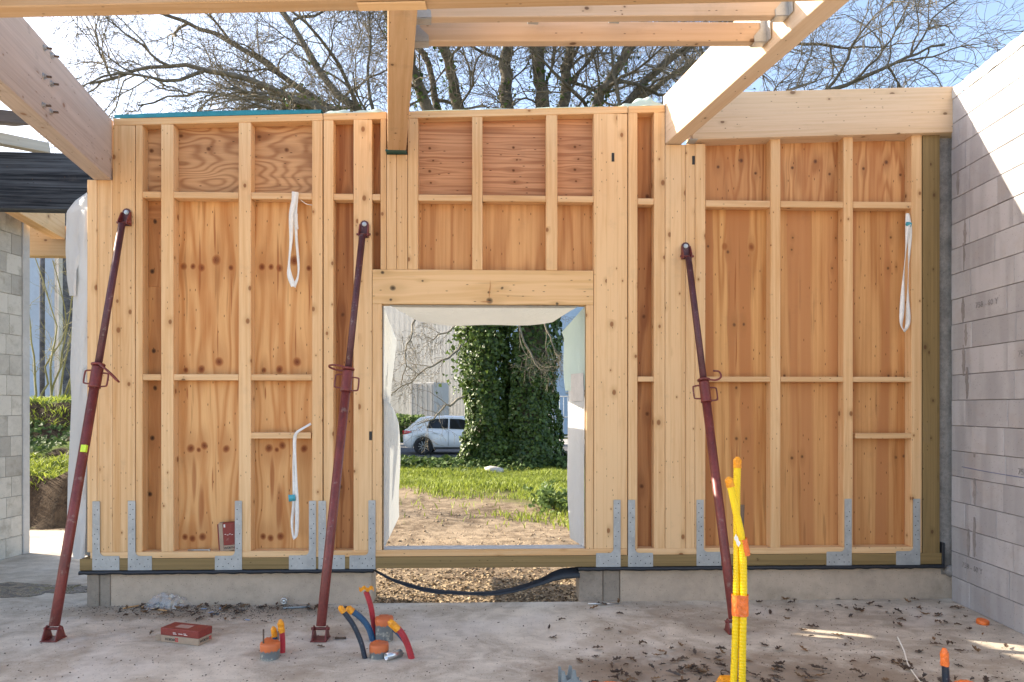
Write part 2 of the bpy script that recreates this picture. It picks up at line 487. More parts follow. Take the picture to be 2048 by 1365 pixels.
m_block_old = concrete('block_weathered', (0.47, 0.44, 0.39), 0.16, (0.20, 0.17, 0.12), 0.45, 0.9, 2.2, 0.95, 0.55, rnd=0.4)
m_mortar_pale = concrete('mortar_pale', (0.36, 0.335, 0.30), 0.2, (0.2, 0.18, 0.15), 0.3, 1.0, 2.0, 0.95, 0.6)
m_smear = concrete('mortar_smear', (0.27, 0.25, 0.245), 0.2, (0.18, 0.16, 0.15), 0.3, 1.0, 3.0, 0.95, 0.6)
m_mortar = concrete('mortar', (0.20, 0.185, 0.175), 0.2, (0.12, 0.11, 0.1), 0.3, 1.0, 2.0, 0.95, 0.6)
m_render = concrete('render_grey', (0.47, 0.455, 0.435), 0.1, (0.3, 0.28, 0.25), 0.25, 0.4, 2.0, 0.9, 0.2)
m_plinth = concrete('plinth_concrete', (0.50, 0.395, 0.305), 0.14, (0.23, 0.19, 0.13), 0.35, 1.0, 1.4, 0.9, 0.25)
m_plinth_dark = concrete('plinth_dark', (0.31, 0.255, 0.205), 0.18, (0.13, 0.12, 0.09), 0.4, 1.0, 3.0, 0.9, 0.35)
m_column = concrete('column_concrete', (0.27, 0.25, 0.23), 0.3, (0.11, 0.105, 0.095), 0.4, 1.0, 4.0, 0.95, 0.7)

def floor_mat():
    k = NT('slab_concrete')
    p = k.obj()
    xyz = k.sep(p)
    a = k.noise(p, 0.9, 6, 0.62, 1.2)
    b = k.noise(k.v('MULTIPLY', p, (1.0, 1.6, 1.0)), 4.2, 7, 0.68, 0.8)
    d = k.noise(k.v('MULTIPLY', p, (1.0, 1.0, 1.0)), 120.0, 3, 0.7)
    f = k.m('ADD', k.m('MULTIPLY', a, 0.45), k.m('ADD', k.m('MULTIPLY', b, 0.37), k.m('MULTIPLY', d, 0.18)))
    c = k.mix(k.step(f, 0.38, 0.62), (0.35, 0.292, 0.228), (0.67, 0.592, 0.485))
    pale = k.step(k.noise(k.v('ADD', p, (7.3, 2.1, 0.0)), 1.15, 5, 0.6), 0.52, 0.62)
    c = k.mix(k.m('MULTIPLY', pale, 0.5), c, (0.67, 0.61, 0.535))
    brown = k.step(k.noise(k.v('ADD', p, (1.7, 9.4, 0.0)), 1.6, 6, 0.65), 0.50, 0.64)
    c = k.mix(k.m('MULTIPLY', brown, 0.45), c, (0.28, 0.205, 0.14))
    # old leaf-stained area on the right-hand side of the slab
    e = k.v('MULTIPLY', k.v('SUBTRACT', p, (1.35, 4.02, 0.0)), (0.72, 2.1, 0.0))
    e = k.m('ADD', k.v('DOT_PRODUCT', e, e), k.m('MULTIPLY', k.m('SUBTRACT', k.noise(p, 3.2, 6, 0.7), 0.5), 2.2))
    stain = k.m('SUBTRACT', 1.0, k.step(e, 0.25, 1.05))
    c = k.mix(k.m('MULTIPLY', stain, 0.72), c, (0.20, 0.135, 0.085))
    e2 = k.v('MULTIPLY', k.v('SUBTRACT', p, (-2.45, 5.28, 0.0)), (0.62, 4.2, 0.0))
    e2 = k.m('ADD', k.v('DOT_PRODUCT', e2, e2), k.m('MULTIPLY', k.m('SUBTRACT', k.noise(p, 4.0, 6, 0.7), 0.5), 2.0))
    c = k.mix(k.m('MULTIPLY', k.m('SUBTRACT', 1.0, k.step(e2, 0.2, 1.1)), 0.5), c, (0.20, 0.15, 0.10))
    vr = k.n('ShaderNodeTexVoronoi', {'Vector': p, 'Scale': 34.0}, voronoi_dimensions='2D')
    sp = k.m('MULTIPLY', k.m('SUBTRACT', 1.0, k.step(vr.outputs['Distance'], 0.06, 0.17)), k.m('GREATER_THAN', k.sep(vr.outputs['Color'])[0], 0.70))
    c = k.mix(k.m('MULTIPLY', sp, 0.6), c, (0.12, 0.095, 0.075))
    rough = k.m('MULTIPLY_ADD', b, 0.35, 0.55)
    h = k.m('ADD', k.m('MULTIPLY', b, 0.5), k.m('MULTIPLY', d, 0.35))
    return k.pbr(c, rough, 0.0, k.bump(h, 0.35, 0.01), **{'Specular IOR Level': 0.35})
m_floor = floor_mat()

def galv_mat():
    k = NT('galvanised_steel')
    p = k.v('ADD', k.obj(), k.comb(k.m('MULTIPLY', k.rand(), 31.0), 0.0, 0.0))
    vr = k.n('ShaderNodeTexVoronoi', {'Vector': p, 'Scale': 60.0}, voronoi_dimensions='3D')
    s = k.sep(vr.outputs['Color'])[0]
    n = k.noise(p, 7.0, 5, 0.65)
    c = k.mix(k.step(k.m('ADD', k.m('MULTIPLY', s, 0.08), k.m('MULTIPLY', n, 0.92)), 0.3, 0.7), (0.33, 0.34, 0.34), (0.46, 0.47, 0.46))
    return k.pbr(c, k.m('MULTIPLY_ADD', n, 0.25, 0.42), 0.25, k.bump(n, 0.1, 0.003))
m_galv = galv_mat()
m_hole = simple('nail_hole', (0.03, 0.03, 0.03), 0.8, 0.0, 0.1)
m_bolt = simple('bolt_zinc', (0.45, 0.46, 0.46), 0.35, 0.8, 0.15)
m_red = simple('prop_red_paint', (0.165, 0.030, 0.025), 0.45, 0.0, 0.28, 6, 0.12, wear=((0.30, 0.20, 0.16), 0.5))
m_red_dark = simple('prop_inner_tube', (0.095, 0.03, 0.036), 0.42, 0.15, 0.3, 9, 0.2, wear=((0.30, 0.25, 0.23), 0.45))
m_black = simple('bitumen_membrane', (0.013, 0.016, 0.022), 0.45, 0.0, 0.3, 20, 0.3)
m_strap = simple('white_webbing', (0.80, 0.79, 0.76), 0.8, 0.0, 0.08, 40, 0.3)
m_teal = simple('teal_membrane', (0.01, 0.20, 0.23), 0.55, 0.0, 0.2)
m_cyan = simple('cyan_tag', (0.05, 0.36, 0.45), 0.5)
m_orange = simple('orange_tape', (0.80, 0.17, 0.03), 0.35, 0.0, 0.25, 30, 0.6)
m_amber = simple('amber_tape', (0.85, 0.30, 0.01), 0.35, 0.0, 0.3, 40, 0.6)
m_yellow = simple('yellow_conduit', (0.86, 0.58, 0.006), 0.38, 0.0, 0.08, 10, 0.05)
m_blue = simple('blue_conduit', (0.015, 0.08, 0.17), 0.35, 0.0, 0.2, 12, 0.1)
m_navy = simple('dark_conduit', (0.012, 0.022, 0.04), 0.35, 0.0, 0.2, 12, 0.1, wear=((0.3, 0.3, 0.3), 0.4))
m_redc = simple('red_conduit', (0.42, 0.02, 0.03), 0.35, 0.0, 0.2, 12, 0.1)
m_rebar = simple('rusty_steel', (0.13, 0.085, 0.06), 0.7, 0.3, 0.3)
m_carton_red = simple('carton_red', (0.22, 0.028, 0.02), 0.55, 0.0, 0.15, 8, 0.1, wear=((0.38, 0.24, 0.18), 0.3))
m_carton = simple('carton_kraft', (0.36, 0.26, 0.185), 0.75, 0.0, 0.1, 10, 0.1)
m_ink = simple('black_ink', (0.02, 0.017, 0.015), 0.6)
m_ink_red = simple('red_ink', (0.45, 0.03, 0.03), 0.6)
m_ink_white = simple('white_ink', (0.70, 0.66, 0.62), 0.6)
m_silver = simple('aluminium', (0.62, 0.62, 0.62), 0.3, 0.9, 0.1)
m_greyplastic = simple('grey_plastic', (0.24, 0.265, 0.27), 0.4, 0.0, 0.15)
m_lime = simple('lime_sticker', (0.55, 0.75, 0.05), 0.5)
m_white_wire = simple('white_wire', (0.75, 0.70, 0.62), 0.5)

def membrane(name, col, trans, tcol, amt=0.5):
    k = NT(name)
    o = k.obj()
    n = k.noise(o, 3.0, 5, 0.6)
    c = k.mix(n, tuple(q * 0.86 for q in col), col)
    d = k.n('ShaderNodeBsdfDiffuse', {'Color': c, 'Normal': k.bump(k.noise(k.v('MULTIPLY', o, (1.0, 1.0, 0.5)), 7.0, 5, 0.6, 1.5), 0.55, 0.05)}).outputs[0]
    t = k.n('ShaderNodeBsdfTranslucent', {'Color': (*tcol, 1)}).outputs[0]
    g = k.n('ShaderNodeBsdfGlossy', {'Color': (1, 1, 1, 1), 'Roughness': 0.45}).outputs[0]
    s = k.n('ShaderNodeMixShader', {0: amt, 1: d, 2: t}).outputs[0]
    return k.surf(k.n('ShaderNodeMixShader', {0: 0.04, 1: s, 2: g}).outputs[0])
m_flap = membrane('white_breather_membrane', (0.68, 0.665, 0.645), 0.2, (0.58, 0.60, 0.58), 0.18)
m_mint = membrane('mint_breather_membrane', (0.66, 0.77, 0.70), 0.3, (0.55, 0.70, 0.61), 0.3)
def film_mat():
    k = NT('clear_film')
    a = k.n('ShaderNodeBsdfTransparent', {'Color': (0.97, 0.97, 0.97, 1)}).outputs[0]
    b = k.n('ShaderNodeBsdfDiffuse', {'Color': (0.62, 0.61, 0.62, 1)}).outputs[0]
    g = k.n('ShaderNodeBsdfGlossy', {'Color': (1, 1, 1, 1), 'Roughness': 0.12}).outputs[0]
    bg_ = k.n('ShaderNodeMixShader', {0: 0.35, 1: b, 2: g}).outputs[0]
    return k.surf(k.n('ShaderNodeMixShader', {0: 0.20, 1: a, 2: bg_}).outputs[0])
m_film = film_mat()

def pvc_mat():                                         # grey pipe stub, taped orange at the top, splashed with slurry
    k = NT('taped_pvc_pipe')
    o = k.obj()
    z = k.sep(o)[2]
    n = k.noise(o, 22.0, 4, 0.6)
    edge = k.m('ADD', z, k.m('MULTIPLY', k.m('SUBTRACT', n, 0.5), 0.07))
    c = k.mix(k.step(k.noise(o, 16.0, 5, 0.7), 0.5, 0.6), (0.155, 0.165, 0.165), (0.42, 0.40, 0.33))
    c = k.mix(k.step(edge, -0.046, -0.040), c, (0.62, 0.15, 0.045))
    return k.pbr(c, 0.5, 0.0, k.bump(n, 0.4, 0.01))
m_pvc = pvc_mat()

# ================================================================== GROUND AND SETTING
def hash_noise(x, y, s):                               # cheap smooth value noise on arrays
    x = np.asarray(x) * s; y = np.asarray(y) * s
    xi, yi = np.floor(x), np.floor(y)
    xf, yf = x - xi, y - yi
    def h(a, b):
        return np.modf(np.abs(np.sin(a * 127.1 + b * 311.7) * 43758.5453))[0]
    u, v = xf * xf * (3 - 2 * xf), yf * yf * (3 - 2 * yf)
    return (h(xi, yi) * (1 - u) + h(xi + 1, yi) * u) * (1 - v) + (h(xi, yi + 1) * (1 - u) + h(xi + 1, yi + 1) * u) * v
def gz(X, Y):
    X = np.asarray(X, float); Y = np.asarray(Y, float)
    z = np.interp(Y, [-400, 5.4, 8, 12, 18.5, 22.5, 400], [-0.09, -0.09, -0.05, 0.0, 0.0, -0.21, -0.21])
    near = np.clip((Y - 5.6) / 1.5, 0, 1) * np.clip((22 - Y) / 2, 0, 1) * (np.abs(X) < 30)
    z = z + near * ((hash_noise(X, Y, 0.6) - 0.5) * 0.10 + (hash_noise(X + 9, Y, 2.3) - 0.5) * 0.05 + (hash_noise(X, Y + 5, 7.0) - 0.5) * 0.022)
    return z
def ground_mat():
    k = NT('earth_and_grass')
    p = k.obj()
    xyz = k.sep(p)
    n1 = k.noise(p, 0.8, 6, 0.65)
    n2 = k.noise(p, 6.0, 6, 0.7)
    n3 = k.noise(p, 45.0, 4, 0.7)
    f = k.m('ADD', k.m('MULTIPLY', n1, 0.3), k.m('ADD', k.m('MULTIPLY', n2, 0.4), k.m('MULTIPLY', n3, 0.3)))
    dirt = k.mix(k.step(f, 0.38, 0.62), (0.09, 0.06, 0.038), (0.37, 0.285, 0.195))
    grass = k.mix(k.step(f, 0.35, 0.65), (0.06, 0.06, 0.022), (0.17, 0.165, 0.06))
    edge = k.m('ADD', xyz[1], k.m('MULTIPLY', k.m('SUBTRACT', n1, 0.5), 6.0))
    edge = k.m('ADD', edge, k.m('MULTIPLY', xyz[0], 1.15))
    edge = k.m('ADD', edge, k.m('MULTIPLY', k.m('SUBTRACT', n2, 0.5), 2.5))
    c = k.mix(k.step(edge, 11.0, 12.8), dirt, grass)
    return k.pbr(c, 0.95, 0.0, k.bump(k.m('ADD', n2, k.m('MULTIPLY', n3, 0.6)), 0.7, 0.04), **{'Specular IOR Level': 0.15})
m_ground = ground_mat()
xs = np.concatenate([[-600, -250, -100, -50, -30], np.arange(-20, 20.01, 0.25), [30, 50, 100, 250, 600]])
ys = np.concatenate([[-300, -100, -30, -8, 0, 4], np.arange(5.0, 24.01, 0.2), [26, 30, 36, 45, 60, 100, 250, 900]])
GX, GY = np.meshgrid(xs, ys)
GV = np.stack([GX, GY, gz(GX, GY)], -1).reshape(-1, 3)
nx, ny = len(xs), len(ys)
I, J = np.meshgrid(np.arange(nx - 1), np.arange(ny - 1))
b0 = (J * nx + I).ravel()
structure(obj('ground', bigmesh(GV, np.stack([b0, b0 + 1, b0 + nx + 1, b0 + nx], 1), True), m_ground))

m_asphalt = concrete('asphalt', (0.10, 0.10, 0.105), 0.2, (0.05, 0.05, 0.05), 0.3, 0.5, 0.4, 0.9, 0.3)
structure(box('road', (-120, 23.6, -0.30), (120, 31.0, -0.200), m_asphalt, b=0.01))

# the slab: L-shaped, it runs on to the left of the timber wall
zs = 0.0
pA, pB = WW(U(175), 0.05, 0), WW(4.0, 0.05, 0)
slab_out = [(-9, -6), (5.0, -6), (5.0, pB.y), (pA.x, pA.y), (pA.x, 8.75), (-9, 8.75)]
me = extrude_poly(slab_out, 0.25)
structure(obj('concrete_floor', me, m_floor, None, Matrix.Translation((0, 0, -0.25))))

# wet patch at the left end of the plinth
def puddle_mat():
    k = NT('wet_silt')
    o = k.obj()
    n = k.noise(o, 9.0, 5, 0.7)
    c = k.mix(k.step(n, 0.4, 0.6), (0.03, 0.027, 0.024), (0.12, 0.10, 0.085))
    return k.pbr(c, k.m('MULTIPLY_ADD', k.step(n, 0.45, 0.6), 0.6, 0.06), 0.0, k.bump(k.noise(o, 60.0, 4), 0.3, 0.01))
m_puddle = puddle_mat()
pc = FL(70, 1180)
pts = []
for i in range(40):
    a = i / 40 * 2 * math.pi
    r = 1 + 0.25 * math.sin(3 * a + 1) + 0.15 * math.sin(7 * a) + 0.1 * math.sin(13 * a)
    pts.append((min(pc.x + 0.62 * r * math.cos(a), pA.x - 0.01), pc.y + 0.20 * r * math.sin(a)))
structure(obj('puddle', extrude_poly(pts, 0.003), m_puddle, None, Matrix.Translation((0, 0, 0.001))))

# earth bank to the left behind the building
def bank_mat():
    k = NT('cut_earth_bank')
    p = k.obj()
    n2 = k.noise(p, 5.0, 6, 0.7); n3 = k.noise(p, 30.0, 5, 0.7)
    f = k.m('ADD', k.m('MULTIPLY', n2, 0.55), k.m('MULTIPLY', n3, 0.45))
    soil = k.mix(k.step(f, 0.35, 0.65), (0.03, 0.02, 0.014), (0.11, 0.075, 0.048))
    up = k.sep(k.n('ShaderNodeNewGeometry').outputs['Normal'])[2]
    c = k.mix(k.step(k.m('ADD', up, k.m('MULTIPLY', k.m('SUBTRACT', n2, 0.5), 0.3)), 0.75, 0.92), soil, (0.09, 0.13, 0.03))
    return k.pbr(c, 0.95, 0.0, k.bump(f, 0.8, 0.05), **{'Specular IOR Level': 0.1})
bx = np.arange(-16, -2.79, 0.12); by = np.concatenate([np.arange(9.0, 13, 0.07), np.arange(13, 22.1, 0.4)])
BX, BY = np.meshgrid(bx, by)
wob = (hash_noise(BX, BY * 0, 1.3) - 0.5) * 0.35
prof = np.interp(BY + wob, [9.0, 9.25, 9.5, 10.3, 10.9, 11.6, 14, 18, 21], [-0.25, -0.02, 0.66, 0.80, 1.05, 1.66, 1.72, 1.2, -0.4])
fade = np.clip((-3.6 - BX) / 1.8, 0, 1); fade = fade * fade * (3 - 2 * fade)
BZ = -0.35 + (prof + 0.35) * fade + (hash_noise(BX, BY, 3.0) - 0.5) * 0.14 + (hash_noise(BX, BY, 9.0) - 0.5) * 0.07
nx, ny = len(bx), len(by)
I, J = np.meshgrid(np.arange(nx - 1), np.arange(ny - 1)); b0 = (J * nx + I).ravel()
structure(obj('earth_bank', bigmesh(np.stack([BX, BY, BZ], -1).reshape(-1, 3), np.stack([b0, b0 + 1, b0 + nx + 1, b0 + nx], 1), True), bank_mat()))
def bank_z(x, y):
    w_ = (hash_noise(x, y * 0, 1.3) - 0.5) * 0.35
    f_ = np.clip((-3.6 - x) / 1.8, 0, 1); f_ = f_ * f_ * (3 - 2 * f_)
    pr = np.interp(y + w_, [9.0, 9.25, 9.5, 10.3, 10.9, 11.6, 14, 18, 21], [-0.25, -0.02, 0.66, 0.80, 1.05, 1.66, 1.72, 1.2, -0.4])
    return -0.35 + (pr + 0.35) * f_ + (hash_noise(x, y, 3.0) - 0.5) * 0.14 + (hash_noise(x, y, 9.0) - 0.5) * 0.07

# ================================================================== MASONRY
def block_wall(name, label, origin, direction, y0, y1, rows, rh, blen, thick, mat, inward, mort=None, narrow_top=False, stamps=()):
    """wall along `direction` from distance y0 to y1; face on the side `inward` (unit vector)"""
    d = Vector(direction).normalized()
    n = Vector(inward).normalized()
    M = basis(d, -n, Vector(origin))                   # local X along the wall, local Y into the wall
    t = thing(name, label, 'wall', M)
    L = y1 - y0
    up = -1.0 if M.to_3x3().col[2].z < 0 else 1.0
    def put(x0, x1, z0, z1, nm='block', mt=mat, prd=0.0):
        s = ((x1 - x0) - 0.0025, thick - 0.02, (z1 - z0) - 0.005)
        o = obj(nm, cbox(*s, 0.0025), mt, t)
        o.location = ((x0 + x1) / 2, (thick - 0.02) / 2 - prd, up * (z0 + z1) / 2)
        return o
    box('mortar', (y0 + 0.01, 0.010, min(up * 0.0, up * rows * rh)), (y1 - 0.004, thick - 0.012, max(up * 0.0, up * rows * rh) - 0.004), mort or m_mortar, t)
    for r in range(rows):
        bl = blen if not (narrow_top and r == rows - 2) else 0.19
        x = y1
        w = blen * (0.36 if r % 2 else 0.5) + random.uniform(-0.02, 0.02) if bl == blen else 0.1
        z0, z1 = r * rh, (r + 1) * rh
        while x > y0 + 0.02:
            x0 = max(y0, x - w)
            put(x0, x, z0, z1, prd=random.uniform(-0.002, 0.002))
            x = x0
            w = bl + (random.uniform(-0.05, 0.05) if bl != blen else random.choice((0, 0, 0, -0.12)))
    return t, M, up
RWD = Vector((0.052, 1, 0)).normalized()
RWO = Vector((3.589 - 0.052 * 5.56, 0, 0))
rw, RWM, rup = block_wall('block_wall', 'tall grey concrete block wall on the right, its upper corner in sunlight', RWO, RWD, 2.4, 5.585, 20, 0.2045, 0.50, 0.20, m_block, (-1, 0.052, 0), narrow_top=True)
# rough mortar capping on top of the wall
cap = []
for i in range(60):
    row = []
    x = 2.4 + (5.585 - 2.4) * i / 59
    for j, (yy, zz) in enumerate(((-0.004, 0.0), (-0.006, 0.05), (0.0, 0.09), (0.10, 0.11), (0.19, 0.09), (0.20, 0.0))):
        row.append((x, yy + random.uniform(-0.002, 0.002), rup * (20 * 0.2045 + zz + random.uniform(-0.005, 0.005))))
    cap.append(row)
grid('capping', cap, m_render, rw)
# mortar smears near the corner, drips on the block faces
for (px_, y0_, y1_) in ((1930, 440, 490), (1927, 486, 545), (1932, 545, 592), (1926, 596, 645), (1932, 648, 692), (1927, 690, 752), (1934, 735, 798), (1949, 852, 915), (1949, 957, 1010), (1937, 1058, 1112), (1949, 1035, 1115), (1914, 522, 552), (1917, 1030, 1052), (1916, 330, 390)):
    k_ = (px_ - CX) / F
    Y_ = RWO.x / (k_ - 0.052)                          # where the pixel column meets the wall plane
    z1_ = CAMH + (HOR - y0_) / F * Y_; z0_ = CAMH + (HOR - y1_) / F * Y_
    xl = Y_ / RWD.y
    pts = []
    nseg = 9
    for s in (-1, 1):
        rr = range(nseg + 1) if s < 0 else range(nseg, -1, -1)
        for i in rr:
            f_ = i / nseg
            w_ = 0.018 * (0.5 + 0.6 * math.sin(math.pi * f_)) * random.uniform(0.6, 1.3)
            pts.append((xl + s * w_, rup * (z0_ + (z1_ - z0_) * f_)))
    V = [(a, -0.0015, b) for a, b in pts] + [(a, 0.010, b) for a, b in pts]
    n_ = len(pts)
    obj('mortar_smear', mesh(V, [tuple(range(n_)), tuple(range(2 * n_ - 1, n_ - 1, -1))] + [(i, (i + 1) % n_, (i + 1) % n_ + n_, i + n_) for i in range(n_)]), m_smear, rw)

lwo = Vector((-5.25 - 0.052 * 7.4, 0, 0))
lw, LWM, lup = block_wall('block_wall', 'weathered concrete block wall at the far left beside the passage', lwo, RWD, 4.4, 7.33, 19, 0.213, 0.42, 0.20, m_block_old, (1, -0.052, 0), mort=m_mortar_pale)
o = box('rendered_end', (7.335, -0.012, -0.001 if lup > 0 else -19 * 0.213), (7.43, 0.205, 19 * 0.213 if lup > 0 else 0.001), m_render, lw, b=0.006)

# concrete plinth on which the timber wall stands
def plinth(label, px0, px1, ytop, pieces):
    t = thing('concrete_plinth', label, 'plinth', WM)
    for (a, b_, m_, pr) in pieces:
        box('plinth_section', (U(a, .03), 0.03 - pr, -0.01), (U(b_, .03) - 0.002, 0.24, 0.258), m_, t, b=0.006)
    return t
plinth('low pale concrete plinth under the left half of the timber wall', 175, 745, 1148,
       [(174, 199, m_plinth_dark, 0.004), (199.5, 221, m_plinth_dark, 0.0), (221.5, 744, m_plinth, 0.002)])
plinth('low pale concrete plinth under the right half of the timber wall', 1158, 1905, 1140,
       [(1158, 1206, m_plinth_dark, 0.003), (1206.5, 1240, m_plinth_dark, -0.003), (1240.5, 1908, m_plinth, 0.002)])
# corner column of rough concrete between the timber wall and the block wall
cc = thing('concrete_column', 'rough grey concrete column in the corner against the block wall', 'column', WM)
u0, u1 = U(1881, 0.02), U(1911, 0.02)
colp = []
for i in range(70):
    z = 0.2 + (3.80 - 0.2) * i / 69
    row = []
    for j in range(9):
        f_ = j / 8
        bul = 0.02 if 0.3 < z < 0.5 else 0.0
        row.append((u0 + (u1 - u0) * f_, 0.03 - 0.012 * math.sin(math.pi * f_) - bul * math.sin(math.pi * f_) + random.uniform(-0.004, 0.004) * (1 if f_ > .3 else .4), z))
    colp.append(row)
grid('column_face', colp, m_column, cc)
box('column_core', (u0, 0.036, 0.2), (u1, 0.22, 3.80), m_column, cc)
for i in range(9):                                     # lump of set mortar at its foot
    pass
def rock(name, r, mat, parent, M, seed, squash=(1, 1, 1), sub=2):
    bm = bmesh.new()
    bmesh.ops.create_icosphere(bm, subdivisions=sub, radius=1.0)
    rs = random.Random(seed)
    ph = [rs.uniform(0, 6) for _ in range(6)]
    for v in bm.verts:
        c_ = v.co
        s_ = 1 + 0.16 * math.sin(c_.x * 3 + ph[0]) + 0.14 * math.sin(c_.y * 4 + ph[1]) + 0.12 * math.sin(c_.z * 5 + ph[2]) + rs.uniform(-.05, .05)
        v.co = Vector((c_.x * squash[0], c_.y * squash[1], c_.z * squash[2])) * (s_ * r)
    me = bpy.data.meshes.new('m')
    bm.to_mesh(me); bm.free()
    me.polygons.foreach_set('use_smooth', [True] * len(me.polygons))
    return obj(name, me, mat, parent, M)
uu, zz = UZ(1898, 1143, 0.0)
rock('mortar_lump', 0.055, m_column, cc, Matrix.Translation((uu, 0.0, zz)), 3, (1.0, .8, .8))

# ================================================================== TIMBER WALL
SD = 0.095                                             # stud depth
Z_PL0, Z_PL1 = 0.384, 0.435
def ztop(px):                                          # underside of the sloping top plate
    return 3.807 + (3.974 - 3.807) * (px - 228) / (1330 - 228)
def stud(panel, px0, px1, z0, z1, mat=None, name='stud', v0=0.0, depth=SD, b=0.003):
    ua, ub = U(px0, v0), U(px1, v0)
    jit = random.uniform(-0.0015, 0.0015)
    return member(name, ((ua + ub) / 2, v0 + depth / 2 + jit, z0), ((ua + ub) / 2, v0 + depth / 2 + jit, z1), (ub - ua) - 0.0015, depth, mat or m_stud, panel, (1, 0, 0), b)
def rail(panel, px0, px1, z0, z1, mat=None, name='nogging', v0=0.004, depth=SD - 0.008, z0b=None, b=0.003):
    ua, ub = U(px0, v0), U(px1, v0)
    dz = 0 if z0b is None else z0b - z0
    h = z1 - z0
    A = Vector((ua + 0.001, v0 + depth / 2, (z0 + z1) / 2)); B = Vector((ub - 0.001, v0 + depth / 2, (z0 + z1) / 2 + dz))
    return member(name, A, B, h, depth, mat or m_nog, panel, (0, 0, 1), b)
def sheet(panel, px0, px1, z0, z1, mat, vertical=True, name='sheathing_board', v=SD + 0.001):
    ua, ub = U(px0, v), U(px1, v)
    if vertical:
        o = member(name, ((ua + ub) / 2, v + .009, z0), ((ua + ub) / 2, v + .009, z1), ub - ua - .001, 0.018, mat, panel, (1, 0, 0), 0.001)
    else:
        o = member(name, (ua, v + .009, (z0 + z1) / 2), (ub, v + .009, (z0 + z1) / 2), z1 - z0, 0.018, mat, panel, (0, 0, 1), 0.001)
    return o
# sheets: knots given as (height above the sheet's middle, across, radius)
zmid = (Z_PL1 + 3.26) / 2
def kn(lst, pxc):                                      # pixel knots -> local coordinates of a vertical sheet centred at pxc
    out = []
    for (px, py, r) in lst:
        u_, z_ = UZ(px, py, SD)
        out.append((z_ - zmid, u_ - U(pxc, SD), r))
    return out
KN1 = [(367, 531, .028), (385, 532, .024), (402, 533, .030), (432, 519, .040), (462, 534, .023), (372, 738, .022), (403, 736, .032), (438, 722, .036),
       (382, 896, .034), (409, 890, .030), (452, 896, .030), (371, 1073, .026), (386, 1076, .028), (406, 1072, .032), (398, 899, .02)]
def rz(lst, pxc):                                      # resin streaks (px, y top, y bottom, half width)
    out = []
    for (px, y0_, y1_, hw) in lst:
        u_, za = UZ(px, y0_, SD); zb_ = UZ(px, y1_, SD)[1]
        out.append(((za + zb_) / 2 - zmid, u_ - U(pxc, SD), (za - zb_) / 2, hw))
    return out
RS1 = [(399, 455, 600, .012), (430, 405, 515, .010), (436, 640, 725, .006), (388, 905, 1010, .022), (402, 960, 1065, .028), (425, 930, 985, .008), (375, 770, 800, .008), (462, 540, 640, .006)]
m_ply_left = ply('sheathing_left', (0.74, 0.425, 0.185), (0.50, 0.205, 0.065), kn(KN1, 412), swirl=1.0, freq=64, gx=0.24, gy=3.0, streak=0.30, knotcol=(0.155, 0.032, 0.007), resin=rz(RS1, 412))
m_ply_swirl = ply('sheathing_swirl', (0.63, 0.36, 0.175), (0.33, 0.145, 0.06), [(0.02, 0.10, .02), (-.2, .2, .02)], swirl=1.0, freq=95, gx=1.0, gy=3.6, streak=0.25)
m_ply_narrow = ply('sheathing_narrow', (0.58, 0.295, 0.115), (0.39, 0.16, 0.055),
                   [(z, y, .02) for z, y in ((1.15, -.02), (.55, .04), (.25, .05), (-.15, .03), (-.6, .01), (-.95, -.05), (-1.2, .03))], freq=40, gx=.2, gy=4, knotcol=(0.03, 0.012, 0.006))
m_ply_mid_up = ply('sheathing_mid_upper', (0.64, 0.335, 0.175), (0.39, 0.17, 0.08), [(-0.01, .10, .013), (.02, .0, .010), (-.005, -.09, .014), (.0, -.18, .011)], swirl=0.6, freq=60, gx=.25, gy=9, streak=.55)
m_ply_mid = ply('sheathing_mid', (0.68, 0.37, 0.16), (0.46, 0.20, 0.075), [], swirl=0.9, freq=50, gx=.3, gy=4, streak=.5)
m_ply_dark = ply('sheathing_slot', (0.50, 0.23, 0.088), (0.29, 0.105, 0.037), [(.5, .0, .02), (-.3, .03, .02), (-.9, -.02, .02)], freq=50, gx=.3, gy=6, streak=.5)
KR_ = [(1452, 500, .022), (1500, 490, .026), (1413, 488, .018), (1465, 645, .024), (1485, 645, .022), (1470, 771, .02), (1470, 873, .022), (1490, 872, .02)]
m_ply_r1 = ply('sheathing_right_a', (0.70, 0.385, 0.15), (0.46, 0.195, 0.062), kn([(x_, y_, r_ * .72) for x_, y_, r_ in KR_], 1472), band=0.95, bandcol=(0.45, 0.185, 0.065), freq=50, gx=.2, gy=3.5, streak=.5, knotcol=(0.13, 0.05, 0.02), resin=rz([(1467, 505, 625, .006), (1469, 650, 745, .006), (1471, 875, 960, .008), (1445, 480, 498, .03), (1500, 480, 500, .03)], 1472))
KR2 = [(1580, 471, .013), (1667, 471, .013), (1578, 495, .013), (1660, 532, .014), (1565, 748, .018), (1672, 748, .02), (1580, 912, .02), (1600, 910, .02)]
m_ply_r2 = ply('sheathing_right_b', (0.67, 0.36, 0.145), (0.45, 0.19, 0.064), kn([(x_, y_, r_ * .75) for x_, y_, r_ in KR2], 1619), band=0.85, bandcol=(0.48, 0.205, 0.078), freq=36, gx=.2, gy=3, streak=.5, knotcol=(0.13, 0.05, 0.02))
KR3 = [(1775, 471, .016), (1768, 532, .018), (1785, 530, .013), (1770, 748, .018), (1785, 748, .014), (1785, 910, .02), (1800, 908, .022)]
m_ply_r3 = ply('sheathing_right_c', (0.65, 0.345, 0.14), (0.44, 0.185, 0.062), kn([(x_, y_, r_ * .75) for x_, y_, r_ in KR3], 1758), band=0.9, bandcol=(0.46, 0.19, 0.072), freq=36, gx=.2, gy=3, streak=.5, knotcol=(0.13, 0.05, 0.02))
